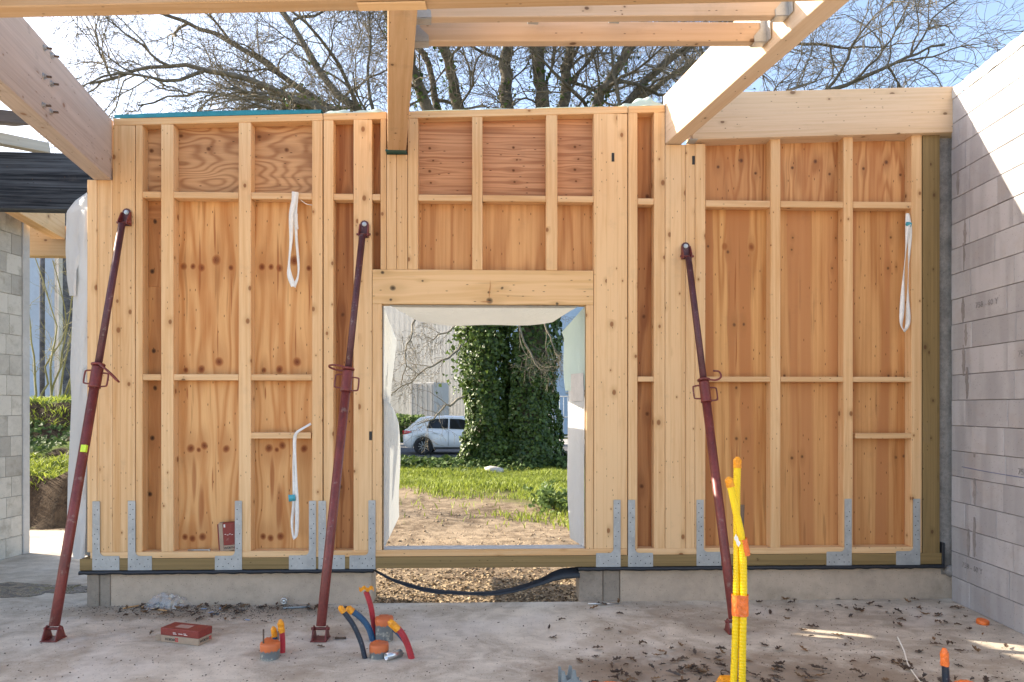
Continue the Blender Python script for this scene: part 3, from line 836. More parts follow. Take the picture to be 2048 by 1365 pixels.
m_ply_rtop = ply('sheathing_right_top', (0.68, 0.37, 0.16), (0.42, 0.175, 0.065), [(.05, -.16, .015), (.1, .03, .019), (.0, .15, .013)], band=0.6, bandcol=(0.46, 0.19, 0.07), freq=60, gx=.6, gy=5, streak=.5, knotcol=(0.11, 0.04, 0.02))

# ---- left panel
pl = thing('timber_wall_panel', 'left timber frame wall panel with notched end post and swirling plywood on top', 'wall panel', WM)
zt = 3.377
stud(pl, 174, 194, Z_PL1, zt, m_glulam, 'post')
stud(pl, 194, 225, Z_PL1, zt, m_glulam, 'post')
stud(pl, 225, 270, Z_PL1, ztop(250), m_glulam, 'post')
stud(pl, 271, 285, Z_PL1, ztop(278))
stud(pl, 322, 347, Z_PL1, ztop(335))
stud(pl, 477, 502, Z_PL1, ztop(490))
stud(pl, 624, 645, Z_PL1, ztop(634))
rail(pl, 180, 645, Z_PL0, Z_PL1, m_stud, 'bottom_plate', -0.003, SD + 0.003)
rail(pl, 226, 645.5, ztop(226), ztop(226) + 0.055, m_stud, 'top_plate', -0.003, SD + 0.003, z0b=ztop(645))
for (a, b_) in ((285, 322), (347, 477), (502, 624)):
    rail(pl, a, b_, 3.240, 3.291)
    rail(pl, a, b_, 1.794, 1.842)
rail(pl, 496, 622, 1.330, 1.378)
for (a, b_) in ((334, 490), (490, 646)):
    sheet(pl, a, b_, Z_PL1 - .02, 3.265, m_ply_left)
    sheet(pl, a, b_, 3.266, 3.87, m_ply_swirl, False)
sheet(pl, 262, 333.5, Z_PL1 - .02, 2.55, m_ply_narrow)
sheet(pl, 262, 333.5, 2.551, 3.10, m_ply_narrow)
sheet(pl, 262, 333.5, 3.101, 3.265, m_ply_dark, False)
sheet(pl, 262, 333.5, 3.266, 3.83, m_ply_swirl, False)
box('membrane', (U(176, .12), SD + .022, 0.30), (U(645, .12), SD + .028, 3.36), m_flap, pl, 0.0005)  # unseen backing, added so no sun leaks between the members
box('membrane', (U(226, .12), SD + .022, 3.361), (U(645, .12), SD + .028, 3.84), m_flap, pl, 0.0005)

# ---- centre panel with the window opening
pc_ = thing('timber_wall_panel', 'middle timber frame wall panel with the square window opening and header', 'wall panel', WM)
HB, HT = 2.407, 2.684
def hk(px, py, r):
    u_, z_ = UZ(px, py)
    return (u_ - (U(744.5) + U(1187)) / 2, z_ - (HB + HT) / 2, r)
m_header = ply('header_timber', SPR_L, (0.64, 0.39, 0.175), [hk(980, 602, .026), (hk(979, 585, .012)), hk(785, 576, .024), hk(781, 600, .012), hk(846, 562, .010), hk(1004, 577, .012), hk(766, 545, .015), hk(1115, 607, .013)],
               swirl=.5, freq=45, gx=.25, gy=7, streak=.4, knotcol=(0.05, 0.03, 0.018), resin=[(hk(980, 560, 1)[0], hk(980, 580, 1)[1], .008, .09), (hk(972, 604, 1)[0], hk(972, 604, 1)[1], .05, .008)])
stud(pc_, 647, 667, Z_PL1, ztop(657))
stud(pc_, 707, 744, Z_PL1, ztop(725), m_glulam, 'post')
stud(pc_, 744.5, 764, Z_PL1, HB - .001, name='jamb')
stud(pc_, 761, 772.5, HT + .001, ztop(767))
stud(pc_, 773, 793, HT + .001, 3.605)
stud(pc_, 793.3, 815, HT + .001, 3.605)
stud(pc_, 815.5, 836, HT + .001, ztop(825))
stud(pc_, 944, 965, HT + .001, ztop(955))
stud(pc_, 1092, 1115, HT + .001, ztop(1103))
stud(pc_, 1187.5, 1255, Z_PL1, ztop(1220), m_glulam, 'post')
stud(pc_, 1172, 1187, Z_PL1, HB - .001, name='jamb')
rail(pc_, 744.5, 1187, HB, HT, m_header, 'header', 0.0, SD)
rail(pc_, 646.5, 1255, Z_PL0, Z_PL1, m_stud, 'bottom_plate', -0.003, SD + 0.003)
rail(pc_, 646.5, 773, ztop(646), ztop(646) + .055, m_stud, 'top_plate', -0.003, SD + .003, z0b=ztop(773))
rail(pc_, 816, 1255.5, ztop(816), ztop(816) + .055, m_stud, 'top_plate', -0.003, SD + .003, z0b=ztop(1255))
for (a, b_) in ((667, 707), (744, 761), (836, 944), (965, 1092), (1115, 1187.5)):
    rail(pc_, a, b_, 3.238, 3.288)
sheet(pc_, 646, 725, Z_PL1 - .02, 3.25, m_ply_dark)
sheet(pc_, 646, 725, 3.251, 3.91, m_ply_dark)
sheet(pc_, 725.5, 768, HT - .02, 3.92, m_ply_dark)
for (a, b_) in ((768.5, 954), (954.5, 1103), (1103.5, 1200)):
    sheet(pc_, a, b_, HT - .02, 3.262, m_ply_mid)
    sheet(pc_, a, b_, 3.263, ztop(a) + .04, m_ply_mid_up, False)
v_ = SD + .022
box('membrane', (U(646, v_), v_, 0.30), (U(764, v_), v_ + .006, HB), m_flap, pc_, .0005)  # hidden sheets added behind the frame to block stray sun
box('membrane', (U(1172, v_), v_, 0.30), (U(1255, v_), v_ + .006, HB), m_flap, pc_, .0005)
box('membrane', (U(646, v_), v_, HB + .001), (U(1255, v_), v_ + .006, 3.88), m_flap, pc_, .0005)
box('sill_strip', (U(766, .0), 0.02, Z_PL1 + .001), (U(1170, .0), SD + .05, Z_PL1 + .006), m_flap, pc_, .001)

# ---- right panel
pr_ = thing('timber_wall_panel', 'right timber frame wall panel with reddish sheathing between the studs', 'wall panel', WM)
stud(pr_, 1256.5, 1275, Z_PL1, ztop(1265))
stud(pr_, 1308, 1330, Z_PL1, ztop(1319))
rail(pr_, 1256.5, 1330, ztop(1256), ztop(1256) + .055, m_stud, 'top_plate', -.003, SD + .003, z0b=ztop(1330))
zr = 3.722
stud(pr_, 1330.5, 1371, Z_PL1, zr - .01, m_glulam, 'post')
stud(pr_, 1371.3, 1390, Z_PL1, zr - .005)
stud(pr_, 1390.3, 1411, Z_PL1, zr)
def zlin(px):                                          # underside of the lintel beam
    return 3.737 + (3.845 - 3.737) * (px - 1394) / (1911 - 1394)
stud(pr_, 1541, 1561, Z_PL1, zlin(1551))
stud(pr_, 1687, 1706, Z_PL1, zlin(1696))
stud(pr_, 1823, 1844, Z_PL1, zlin(1833))
rail(pr_, 1256.5, 1844, Z_PL0, Z_PL1, m_stud, 'bottom_plate', -.003, SD + .003)
stud(pr_, 1845.5, 1880, 0.30, zlin(1860), m_treated, 'treated_post')
for (a, b_) in ((1275, 1308), (1411, 1541), (1561, 1687), (1706, 1823)):
    rail(pr_, a, b_, 3.212 if a > 1300 else 3.225, 3.265 if a > 1300 else 3.275)
    rail(pr_, a, b_, 1.788, 1.829)
rail(pr_, 1711, 1830, 1.323, 1.366)
sheet(pr_, 1256, 1319, Z_PL1 - .02, 3.24, m_ply_dark)
sheet(pr_, 1256, 1319, 3.241, 4.0, m_ply_dark)
for (a, b_, m_) in ((1400, 1550, m_ply_r1), (1550.5, 1696, m_ply_r2), (1696.5, 1834, m_ply_r3)):
    sheet(pr_, a, b_, Z_PL1 - .02, 3.24, m_)
    sheet(pr_, a, b_, 3.241, 3.80, m_ply_rtop)
box('membrane', (U(1256, v_), v_, 0.30), (U(1330, v_), v_ + .006, 3.96), m_flap, pr_, .0005)  # unseen sun-blocking backing, added behind this panel too
box('membrane', (U(1330.5, v_), v_, 0.30), (U(1880, v_), v_ + .006, 3.74), m_flap, pr_, .0005)
# sawn slots in three of the posts, their inner shade painted as dark blocks
for (pn, px, py) in ((pc_, 1226, 315), (pr_, 1387, 321), (pc_, 741, 872)):
    u_, z_ = UZ(px, py)
    box('slot_shade', (u_ - .011, -0.0018, z_ - .035), (u_ + .011, 0.004, z_ + .035), m_hole, pn, .0005)

# ---- treated sill beam under all three panels, and the damp-proof course
sb = thing('sill_beam', 'greenish treated timber sill beam running under the whole wall frame', 'beam', WM)
A_ = U(160); B_ = U(1884)
member('beam', (A_, 0.07, 0.3365), (B_, 0.07, 0.3365), 0.091, 0.152, m_treated, sb, (0, 0, 1))
dp = thing('damp_course', 'thin black bitumen strip squeezed between sill beam and concrete plinth', 'membrane', WM)
def dpc(u0, u1, nm):
    rows = []
    n_ = max(8, int((u1 - u0) / 0.04))
    for i in range(n_ + 1):
        u_ = u0 + (u1 - u0) * i / n_
        dr = random.uniform(-.003, .003)
        rows.append([(u_, 0.20, 0.2885), (u_, -0.022, 0.2885), (u_, -0.030 + dr, 0.280 + dr), (u_, -0.026 + dr, 0.262 + dr), (u_, 0.02, 0.2605), (u_, 0.20, 0.2605)])
    return grid(nm, rows, m_black, dp)
dpc(U(161), U(748), 'strip')
dpc(U(1156), U(1884), 'strip')
box('upturn', (U(1882, 0), -0.02, 0.262), (U(1887, 0), 0.02, 0.47), m_black, dp, .004)
# the loose length of the strip sagging across the gap below the window
sag = [(750, 1139, 1144), (790, 1158, 1165), (850, 1175, 1184), (900, 1181, 1189), (950, 1184, 1191), (1000, 1180, 1190), (1050, 1168, 1180), (1090, 1152, 1168), (1120, 1138, 1160), (1160, 1134, 1156)]
rows = []
for i, q in enumerate(smooth_path([(a, b_, c_) for a, b_, c_ in sag], 46)):
    uf, zf = UZ(q[0], q[1] + random.uniform(-.6, .6), 0.06)
    ub, zb = UZ(q[0], q[2] + random.uniform(-.6, .6), 0.0)
    rows.append([(uf, 0.06, zf), ((uf + ub) / 2, 0.035, (zf + zb) / 2 + .002), (ub, 0.0, zb), (ub, 0.004, zb - .003), ((uf + ub) / 2, 0.04, (zf + zb) / 2 - .004), (uf, 0.06, zf)])
tag(grid('hanging_strip', rows, m_black, None, True, WM), 'black bitumen strip sagging across the gap below the window', 'membrane')

# ================================================================== BEAMS AND JOISTS OVERHEAD
def depth_beam(name, label, corner, d, w, h, mat, y_near, y_far=0.05, side=1):
    """corner = lower arris at the wall (world); the beam lies to the `side` of it and runs towards the viewer"""
    d = Vector(d)
    A = Vector(corner) + d * ((corner[1] + y_far) - corner[1])
    B = Vector(corner) + d * (y_near - corner[1])
    across = Vector((1, -d.x, 0)).normalized() * (w / 2 * side)
    up = Vector((0, 0, h / 2))
    o = member(name, B + across + up, A + across + up, h, w, mat, None, (0, 0, 1), .004)
    return o
cL = P(222, 360, 5.39)
left_beam = thing('roof_beam', 'big weathered beam at upper left with six bolts through its side', 'beam')
o = depth_beam('beam', '', cL, (-0.237, 1, 0.018), 0.134, 0.485, m_beam_grey, 1.2, 0.06, -1)
o.parent = left_beam
# bolts through its right-hand face
fn = Vector((1, 0.237, 0)).normalized()
dL = Vector((-0.237, 1, 0.018))
for (px, py) in ((88, 96), (103, 112), (87, 153), (102, 168), (86, 211), (101, 224)):
    ray = Vector(((px - CX) / F, 1, (HOR - py) / F)); c0 = Vector((0, 0, CAMH))
    t_ = (cL - c0).dot(fn) / ray.dot(fn)
    p_ = c0 + ray * t_
    Mb = basis(fn.orthogonal(), fn.cross(fn.orthogonal()), p_)
    if (Mb.to_3x3() @ Vector((0, 0, 1))).dot(fn) < 0:
        Mb = Mb @ Matrix.Rotation(math.pi, 4, 'X')
    bo = lathe('bolt', [(0.0, 0), (0.019, 0), (0.019, 0.004), (0.012, 0.005)], m_bolt, left_beam, 16, Mb, False)
    lathe('nut', [(0.013, 0.0), (0.013, 0.013), (0.0075, 0.0135)], m_bolt, bo, 6, Matrix.Translation((0, 0, .004)), False)
    lathe('thread', [(0.007, 0.0), (0.007, 0.034), (0.0, 0.035)], m_rebar, bo, 10, Matrix.Translation((0, 0, .010)), False)
cC = P(775, 305, 5.46)
tag(depth_beam('roof_beam', '', cC, (-0.183, 1, 0.03), 0.146, 0.38, m_beam, 1.2, 0.03, 1), 'beam hanging over the middle of the wall, its end on a post left of the window', 'beam')
cR = P(1332, 287, 5.53)
tag(depth_beam('roof_beam', '', cR, (-0.22, 1, -0.015), 0.135, 0.405, wood('bright_beam', (0.70, 0.55, 0.40), (0.60, 0.42, 0.27), lam=.045, knots=.6), 1.2, 0.05, 1), 'sunlit beam on the right running down to the timber wall', 'beam')
# green packing strip under the end of the middle beam
u_, z_ = UZ(793, 306, -.01)
pk = box('packing_strip', (-.082, -.06, -.014), (.082, .05, 0.0), simple('dark_green_membrane', (0.02, 0.085, 0.075), .6), None, .002)
pk.matrix_basis = WM @ Matrix.Translation((u_, 0, 3.625)) @ pk.matrix_basis
tag(pk, 'dark green packing strip under the end of the middle roof beam', 'packing')
# lintel beam on the right, butting between the sunlit beam and the block wall
ua, ub = U(1384, -.06), U(1925, -.06)
zb0, zb1 = 3.735, 3.845
A_ = Vector((ua, 0.035, zb0 + 0.187)); B_ = Vector((ub, 0.035, zb1 + 0.187 - .02))
o = member('lintel_beam', A_, B_, 0.374, 0.17, wood('lintel_glulam', (0.66, 0.475, 0.31), (0.52, 0.335, 0.18), lam=.045, knots=1.15, knot=(0.16, 0.08, 0.04)), None, (0, 0, 1), .004)
o.matrix_basis = WM @ o.matrix_basis
tag(o, 'pale glulam lintel beam between the sunlit roof beam and the block wall', 'beam')
# hanger plate under its left end
hg = box('plate', (-.035, -.05, -.004), (.035, .05, 0), m_galv, None, .001)
u_, z_ = UZ(1386, 279, -.05)
hg.name = 'beam_plate'
hg.matrix_basis = WM @ Matrix.Translation((u_, -.02, 3.733)) @ hg.matrix_basis
tag(hg, 'small galvanised plate under the left end of the lintel beam', 'bracket')
# foreground beam crossing the top of the picture
A_ = P(-60, 27, 3.155); B_ = P(2300, -22, 3.155)
fb = thing('roof_beam', 'beam crossing the whole top edge nearest to the viewer', 'beam')
fo = member('beam', A_ + Vector((0, 0, .06)), B_ + Vector((0, 0, .06)), 0.12, 0.09, wood('fore_beam', (0.60, 0.42, 0.27), (0.46, 0.27, 0.12), knots=.7, lam=.06), fb, (0, 0, 1), .004)
pA_ = P(716, 14, 3.155); pB_ = P(852, 11, 3.155)
member('patch', pA_ + Vector((0, 0, -.0005)), pB_ + Vector((0, 0, -.0005)), 0.006, 0.062, m_stud, fb, (0, 0, 1), .001)
# joists between the middle and the right beam, with hangers
def cx_beam(Y): return cC.x + 0.146 - 0.183 * (Y - cC.y)
def rx_beam(Y): return cR.x - 0.22 * (Y - cR.y)
dark_steel = simple('hanger_steel', (0.40, 0.40, 0.39), .5, .3)
def joist(label, hl, Yl, zl, Yr, zr_, h=0.115, w=0.06):
    A = Vector((cx_beam(Yl) + 0.012, Yl, zl + h / 2)); B = Vector((rx_beam(Yr) - 0.012, Yr, zr_ + h / 2))
    tag(member('joist', A, B, h, w, m_joist, None, (0, 0, 1), .003), label, 'joist')
    d = (B - A).normalized()
    for e, (pt, dd, lb) in enumerate(((A, d, hl[0]), (B, -d, hl[1]))):
        M = basis(dd, Vector((0, 0, 1)).cross(dd), pt - Vector((0, 0, h / 2)))
        t = thing('joist_hanger', lb, 'bracket', M)
        for s in (-1, 1):
            out = [(-.008, -.004), (.075, -.004), (.075, .03), (.03, .075), (.03, h + .02), (-.008, h + .02)]
            me = extrude_poly(out, .003)
            obj('cheek', me, dark_steel, t, Matrix(((1, 0, 0, 0), (0, 0, -1, s * (w / 2 + .002) + (.003 if s > 0 else .0)), (0, 1, 0, 0), (0, 0, 0, 1))))
            box('flange', (-.010, s * (w / 2 + .004) if s > 0 else -(w / 2 + .045), -.004), (-.007, (w / 2 + .045) if s > 0 else -(w / 2 + .004), h + .02), dark_steel, t, .0005)
        box('seat', (-.006, -w / 2 - .001, -.008), (.075, w / 2 + .001, -.0045), dark_steel, t, .0005)
joist('lower of the two joists spanning between the middle and the right beam', ('hanger holding the left end of the lower joist', 'hanger holding the right end of the lower joist'), 3.87, 3.640, 4.17, 3.800)
joist('upper of the two joists, half hidden behind the foreground beam', ('hanger holding the left end of the upper joist', 'hanger holding the right end of the upper joist'), 3.66, 3.655, 3.96, 3.838)
for (px, py, lb) in ((1064, 47, 'small grey steel clip on the lower joist, left one of two'), (1225, 45, 'small grey steel clip on the lower joist, right one of two')):
    c_ = P(px, py, 3.93)
    t = thing('steel_clip', lb, 'clip', Matrix.Translation(c_) @ Matrix.Rotation(.14, 4, 'Z'))
    box('seat', (-.030, -.10, -.018), (.030, -.02, -.015), dark_steel, t, .0005)
    for s in (-1, 1):
        box('cheek', (s * .030 - .0015, -.10, -.0148), (s * .030 + .0015, -.02, .03), dark_steel, t, .0005)

# ---- timbers at the far left
A_ = P(-120, 362, 6.0); B_ = P(186, 369, 6.05)
tag(member('black_beam', A_, B_, 0.495, 0.13, m_dark_beam, None, (0, 0, 1), .004), 'black stained timber beam over the passage at the left edge', 'beam')
A_ = P(-70, 265, 5.7); B_ = P(90, 297, 6.45)
tag(member('timber_offcut', A_, B_, 0.095, 0.12, m_grey_board, None, (0, 0, 1), .004), 'pale grey timber lying across the top of the black beam', 'timber')
A_ = P(-90, 226, 5.5); B_ = P(45, 240, 6.1)
tag(member('timber_plank', A_, B_, 0.10, 0.2, m_dark_board, None, (0, 0, 1), .004), 'dark old plank end in the sky at the left edge', 'plank')
cD = P(131, 480, 7.85)
o = depth_beam('roof_beam', '', cD, (-0.237, 1, 0.0), 0.14, 0.38, m_stud, 6.25, -.01, -1)
tag(o, 'bright far beam seen below the black beam in the passage', 'beam')
A_ = P(30, 484, 7.92); B_ = P(215, 486, 7.95)
tag(member('far_lintel', A_, B_, 0.345, 0.14, wood('far_lintel', (0.42, 0.30, 0.17), (0.30, 0.2, 0.1), stain=.25), None, (0, 0, 1), .004), 'brown lintel beam at the far end of the passage', 'beam')

# ================================================================== HARDWARE ON THE WALL
bracket_mesh = {}
def bracket(label, pxl, pxr, foot, pyt, pyb, footpx):
    """L-shaped nail plate: upright between pxl and pxr, foot reaching to footpx"""
    v = -0.006
    u0, u1 = U(pxl, v), U(pxr, v)
    zt_ = UZ((pxl + pxr) / 2, pyt, v)[1]; zb_ = UZ((pxl + pxr) / 2, pyb, v)[1]
    uf = U(footpx, v)
    s = 1 if foot == 'r' else -1
    w = u1 - u0
    L = (uf - u0) if s > 0 else (u1 - uf)
    H = zt_ - zb_
    key = (round(w, 3), round(L, 2), round(H, 2))
    out = [(0, 0), (L, 0), (L, 0.105), (L - .004, 0.112)]
    out += [(w + .035, 0.112)] + [(w + .035 - .035 * math.sin(a), 0.112 + .035 * (1 - math.cos(a))) for a in (.4, .8, 1.2, 1.57)]
    out += [(w, H - .004), (w - .004, H), (.004, H), (0, H - .004)]
    me = extrude_poly(out, .003)
    ox = u0 if s > 0 else u1
    M = WM @ Matrix.Translation((ox, v, zb_)) @ Matrix(((s, 0, 0, 0), (0, 0, -s if False else -1, 0), (0, 1, 0, 0), (0, 0, 0, 1)))
    t = thing('angle_bracket', label, 'bracket', M, 'galvanised brackets along the foot of the timber wall')
    obj('plate', me, m_galv, t)
    holes = [(w * (.32 if i % 2 else .68), .17 + i * (H - .2) / 9) for i in range(10)]
    holes += [(.022 + i * (L - .044) / 4, .028 if i != 2 else .05) for i in range(5)] + [(.03 + i * (L - .06) / 3, .085) for i in range(4)]
    for i, (hx, hy) in enumerate(holes):
        nail = random.random() < 0.3
        lathe('nail_head' if nail else 'nail_hole', [(0.0052 if nail else .0042, .0), (.0045 if nail else .0042, .0022 if nail else .0006)], m_bolt if nail else m_hole, t, 8, Matrix.Translation((hx, hy, .003)), False)
for args in (
    ('galvanised bracket on the left end post, leftmost of all', 185, 200, 'r', 1003, 1141, 239),
    ('second galvanised bracket from the left, beside the narrow bay', 256, 271, 'r', 1002, 1141, 304),
    ('galvanised bracket in front of the upright red carton', 470, 484, 'l', 1002, 1140, 430),
    ('galvanised bracket just left of the first panel joint', 618, 632, 'l', 1002, 1139, 578),
    ('galvanised bracket just right of the first panel joint, partly behind the middle prop', 637, 652, 'r', 1002, 1139, 690),
    ('galvanised bracket on the post at the left of the window', 737, 751, 'l', 1001, 1139, 699),
    ('galvanised bracket on the wide post at the right of the window', 1227, 1241, 'l', 1000, 1134, 1192),
    ('galvanised bracket just right of the second panel joint', 1256, 1270, 'r', 1000, 1134, 1306),
    ('galvanised bracket on the posts beside the right-hand prop', 1393, 1407, 'r', 1000, 1132, 1442),
    ('galvanised bracket second from the right, below the short nogging', 1689, 1703, 'l', 998, 1131, 1653),
    ('dark shaded bracket at the right end beside the treated post', 1826, 1840, 'l', 998, 1130, 1792)):
    bracket(*args)

# ---- slanting red props
def prop(label, head, foot, collar_t, seed, hook):
    hu, hz = UZ(head[0], head[1], -0.05)
    Hd = WW(hu, -0.055, hz)
    Ft = FL(foot[0], foot[1], 0.06)
    ax = (Hd - Ft).normalized()
    sx = Vector((1, 0, 0)); sx = (sx - ax * sx.dot(ax)).normalized()
    M = basis(sx, ax.cross(sx), Ft)                    # local X sideways, local Z along the prop
    if (M.to_3x3() @ Vector((0, 0, 1))).dot(ax) < 0:
        M = basis(sx, sx.cross(ax), Ft)
    Ln = (Hd - Ft).length
    t = thing('steel_prop', label, 'prop', M, 'slanting red props bracing the timber wall')
    zc = Ln * collar_t
    lathe('lower_tube', [(0.029, 0.03), (0.033, 0.035), (0.033, zc - .06), (0.030, zc - .06)], m_red, t, 24)
    lathe('upper_tube', [(0.0255, zc - .05), (0.0255, Ln - .09)], m_red_dark, t, 20)
    co = lathe('collar', [(0.034, zc - .085), (0.041, zc - .084), (0.041, zc - .07), (0.0395, zc - .068), (0.0395, zc + .07), (0.036, zc + .078), (0.030, zc + .08)], m_red, t, 24)
    for s, z0_ in ((-1, zc - .055), (1, zc - .075)):
        pts = [(s * .036, 0, z0_), (s * .080, 0, z0_ + .005), (s * .088, 0, z0_ + .02), (s * .088, 0, z0_ + .085), (s * .080, 0, z0_ + .10), (s * .036, 0, z0_ + .105)]
        tube('handle', pts, .0062, m_red, co, 8, 30)
    # threaded nut ring with its long loop lever
    rs = random.Random(seed)
    lathe('ring', [(.030, zc + .083), (.046, zc + .084), (.049, zc + .092), (.046, zc + .10), (.030, zc + .101)], m_red, t, 20)
    if hook == 'loop':
        pts = [(.02, -.03, zc + .092), (.09, -.045, zc + .045), (.15, -.03, zc - .012), (.165, 0, zc - .03), (.15, .03, zc - .022), (.09, .04, zc + .03), (.02, .035, zc + .085)]
    elif hook == 'flat':
        pts = [(-.01, -.04, zc + .095), (-.08, -.05, zc + .105), (-.135, -.02, zc + .11), (-.14, .02, zc + .105), (-.08, .05, zc + .095), (-.01, .045, zc + .09)]
    else:
        pts = [(.02, -.03, zc + .088), (.08, -.04, zc + .075), (.125, -.03, zc + .10), (.12, -.02, zc + .145), (.075, -.02, zc + .155)]
    tube('lever', pts, .0075, m_red, t, 8, 36)
    # head: forked plate bolted to the post
    W_ = M.inverted() @ WM
    hd = bpy.data.objects.new('head_bracket', None)
    prof = [(-.034, -.085), (.034, -.085), (.034, .02)] + [(.034 * math.cos(a), .02 + .034 * math.sin(a)) for a in (.5, 1.0, 1.57, 2.1, 2.6)] + [(-.034, .02)]
    Mh = Matrix.Translation((hu, -0.004, hz)) @ Matrix(((1, 0, 0, 0), (0, 0, -1, 0), (0, 1, 0, 0), (0, 0, 0, 1)))
    hb = obj('head_bracket', extrude_poly(prof, .008), m_red_dark, t, W_ @ Mh)
    for s in (-1, 1):
        side = [(0, -.085), (.0, .02), (.02, .02), (.07, -.06), (.07, -.085)]
        obj('fork', extrude_poly(side, .006), m_red, hb, Matrix(((0, 0, 1, s * .034 - .003), (0, 1, 0, 0), (1, 0, 0, .004), (0, 0, 0, 1))))
    lathe('bolt', [(0, .006), (.018, .006), (.018, .011), (.011, .012), (.011, .018), (0, .018)], m_bolt, hb, 12, Matrix.Translation((0, .022, .003)), False)
    tube('pin', [(-.055, -.068, .045), (.055, -.068, .045)], .009, m_red, hb, 10, 2)
    # foot: forked plate on the slab
    Wf = M.inverted()
    fb_ = box('foot_plate', (Ft.x - .055, Ft.y - .06, 0.001), (Ft.x + .055, Ft.y + .06, .008), m_red, None, .002)
    fb_.parent = t; fb_.matrix_basis = Wf @ fb_.matrix_basis
    for s in (-1, 1):
        side = [(-.055, .008), (.055, .008), (.022, .085), (.0, .098), (-.022, .085)]
        f2 = obj('fork', extrude_poly(side, .007), m_red, t, Wf @ Matrix.Translation(Ft - Vector((0, 0, .06))) @ Matrix(((0, 0, 1, s * .045 - .0035), (1, 0, 0, 0), (0, 1, 0, 0), (0, 0, 0, 1))))
    pn = tube('pin', [Ft + Vector((-.062, 0, .015)), Ft + Vector((.062, 0, .015))], .010, m_red, None, 10, 2)
    pn.parent = t; pn.matrix_basis = Wf
    return t, M, Ln
t, M_, Ln = prop('red prop at the left, with a lime sticker on its lower tube', (248, 428), (107, 1262), 0.575, 1, 'loop')
st_ = box('sticker', (-.004, -.036, -.022), (.034, -.012, .03), m_lime, t, .001)
st_.matrix_basis = Matrix.Translation((0, 0, Ln * .40)) @ st_.matrix_basis
prop('red prop in the middle, leaning on the post left of the window', (727, 452), (641, 1262), 0.580, 2, 'flat')
prop('red prop on the right, its foot hidden behind the yellow conduits', (1374, 496), (1468, 1248), 0.585, 3, 'hook')

# ---- white lifting slings
def ribbon(name, pts, mat, parent, v=-0.012, th=0.003):
    """pts: (px, py, width in pixels, depth offset)"""
    sm = smooth_path([(a, b_, c_) for a, b_, c_, d_ in pts], len(pts) * 5)
    dv = [d_ for *_, d_ in pts]
    rows = []
    n_ = len(sm)
    for i, q in enumerate(sm):
        f_ = i / (n_ - 1) * (len(dv) - 1); k_ = min(int(f_), len(dv) - 2); d_ = dv[k_] + (dv[k_ + 1] - dv[k_]) * (f_ - k_)
        nx_ = sm[min(i + 1, n_ - 1)] - sm[max(i - 1, 0)]
        l_ = math.hypot(nx_[0], nx_[1]) or 1
        ox, oy = -nx_[1] / l_ * q[2] / 2, nx_[0] / l_ * q[2] / 2
        a = UZ(q[0] + ox, q[1] + oy, v + d_); b_ = UZ(q[0] - ox, q[1] - oy, v + d_)
        tw = 0.012 * math.sin(i * .35)
        rows.append([(a[0], v + d_ + tw, a[1]), (b_[0], v + d_ - tw, b_[1])])
    front = rows; n2 = len(rows)
    V = [p for r_ in rows for p in r_] + [(p[0], p[1] + th, p[2]) for r_ in rows for p in r_]
    Fs = []
    for i in range(n2 - 1):
        a = 2 * i
        Fs += [(a, a + 1, a + 3, a + 2), (a + 2 * n2, a + 2 + 2 * n2, a + 3 + 2 * n2, a + 1 + 2 * n2), (a, a + 2, a + 2 + 2 * n2, a + 2 * n2), (a + 1, a + 1 + 2 * n2, a + 3 + 2 * n2, a + 3)]
    return obj(name, mesh(V, Fs, True), mat, parent)
s1 = thing('lifting_sling', 'white webbing sling hanging from the top nogging of the left panel', 'sling', WM)
ribbon('strap', [(590, 384, 13, 0), (588, 400, 12, 0), (583, 430, 9, 0), (582, 480, 6, .0), (578, 525, 6, .0), (579, 550, 9, .0), (587, 573, 9, 0)], m_strap, s1, -.015)
ribbon('strap', [(592, 386, 11, .01), (591, 430, 8, .01), (593, 480, 4, .01), (597, 530, 4, .01), (595, 556, 6, .01), (587, 574, 8, .01)], m_strap, s1, -.015)
ribbon('care_label', [(592, 428, 7, -.003), (594, 459, 6, -.003)], m_ink_white, s1, -.018)
tube('cord', [(*UZ(598, 398, .02), 0), (*UZ(612, 408, .02), 0), (*UZ(626, 411, .02), 0)], .003, m_strap, s1, 6, 14, M=Matrix(((1, 0, 0, 0), (0, 0, 1, .02), (0, 1, 0, 0), (0, 0, 0, 1))))
s2 = thing('lifting_sling', 'white webbing sling hanging below the short nogging of the left panel', 'sling', WM)
ribbon('strap', [(622, 848, 5, .05), (606, 857, 5, .02), (592, 868, 5, -.002), (589, 890, 6, 0), (591, 950, 8, 0), (594, 1010, 7, 0), (593, 1066, 6, 0), (588, 1077, 5, 0)], m_strap, s2, -.012)
ribbon('strap', [(589, 874, 5, .01), (586, 930, 4, .01), (588, 1000, 5, .01), (584, 1045, 5, .01), (586, 1072, 6, .01), (590, 1078, 6, .01)], m_strap, s2, -.012)
ribbon('tag', [(577, 997, 14, -.002), (590, 996, 13, -.002)], m_cyan, s2, -.020)
s3 = thing('lifting_sling', 'cream webbing sling hanging on the last stud of the right panel', 'sling', WM)
ribbon('strap', [(1815, 427, 6, .0), (1816, 450, 7, 0), (1812, 500, 5, 0), (1807, 560, 5, 0), (1804, 620, 6, 0), (1803, 650, 6, 0), (1809, 663, 5, 0)], m_strap, s3, -.010)
ribbon('strap', [(1817, 430, 5, .01), (1820, 470, 5, .01), (1817, 540, 4, .01), (1816, 600, 6, .01), (1816, 645, 6, .01), (1809, 664, 5, .01)], m_strap, s3, -.010)
ribbon('tag', [(1812, 447, 6, -.002), (1823, 451, 8, -.002)], m_cyan, s3, -.016)

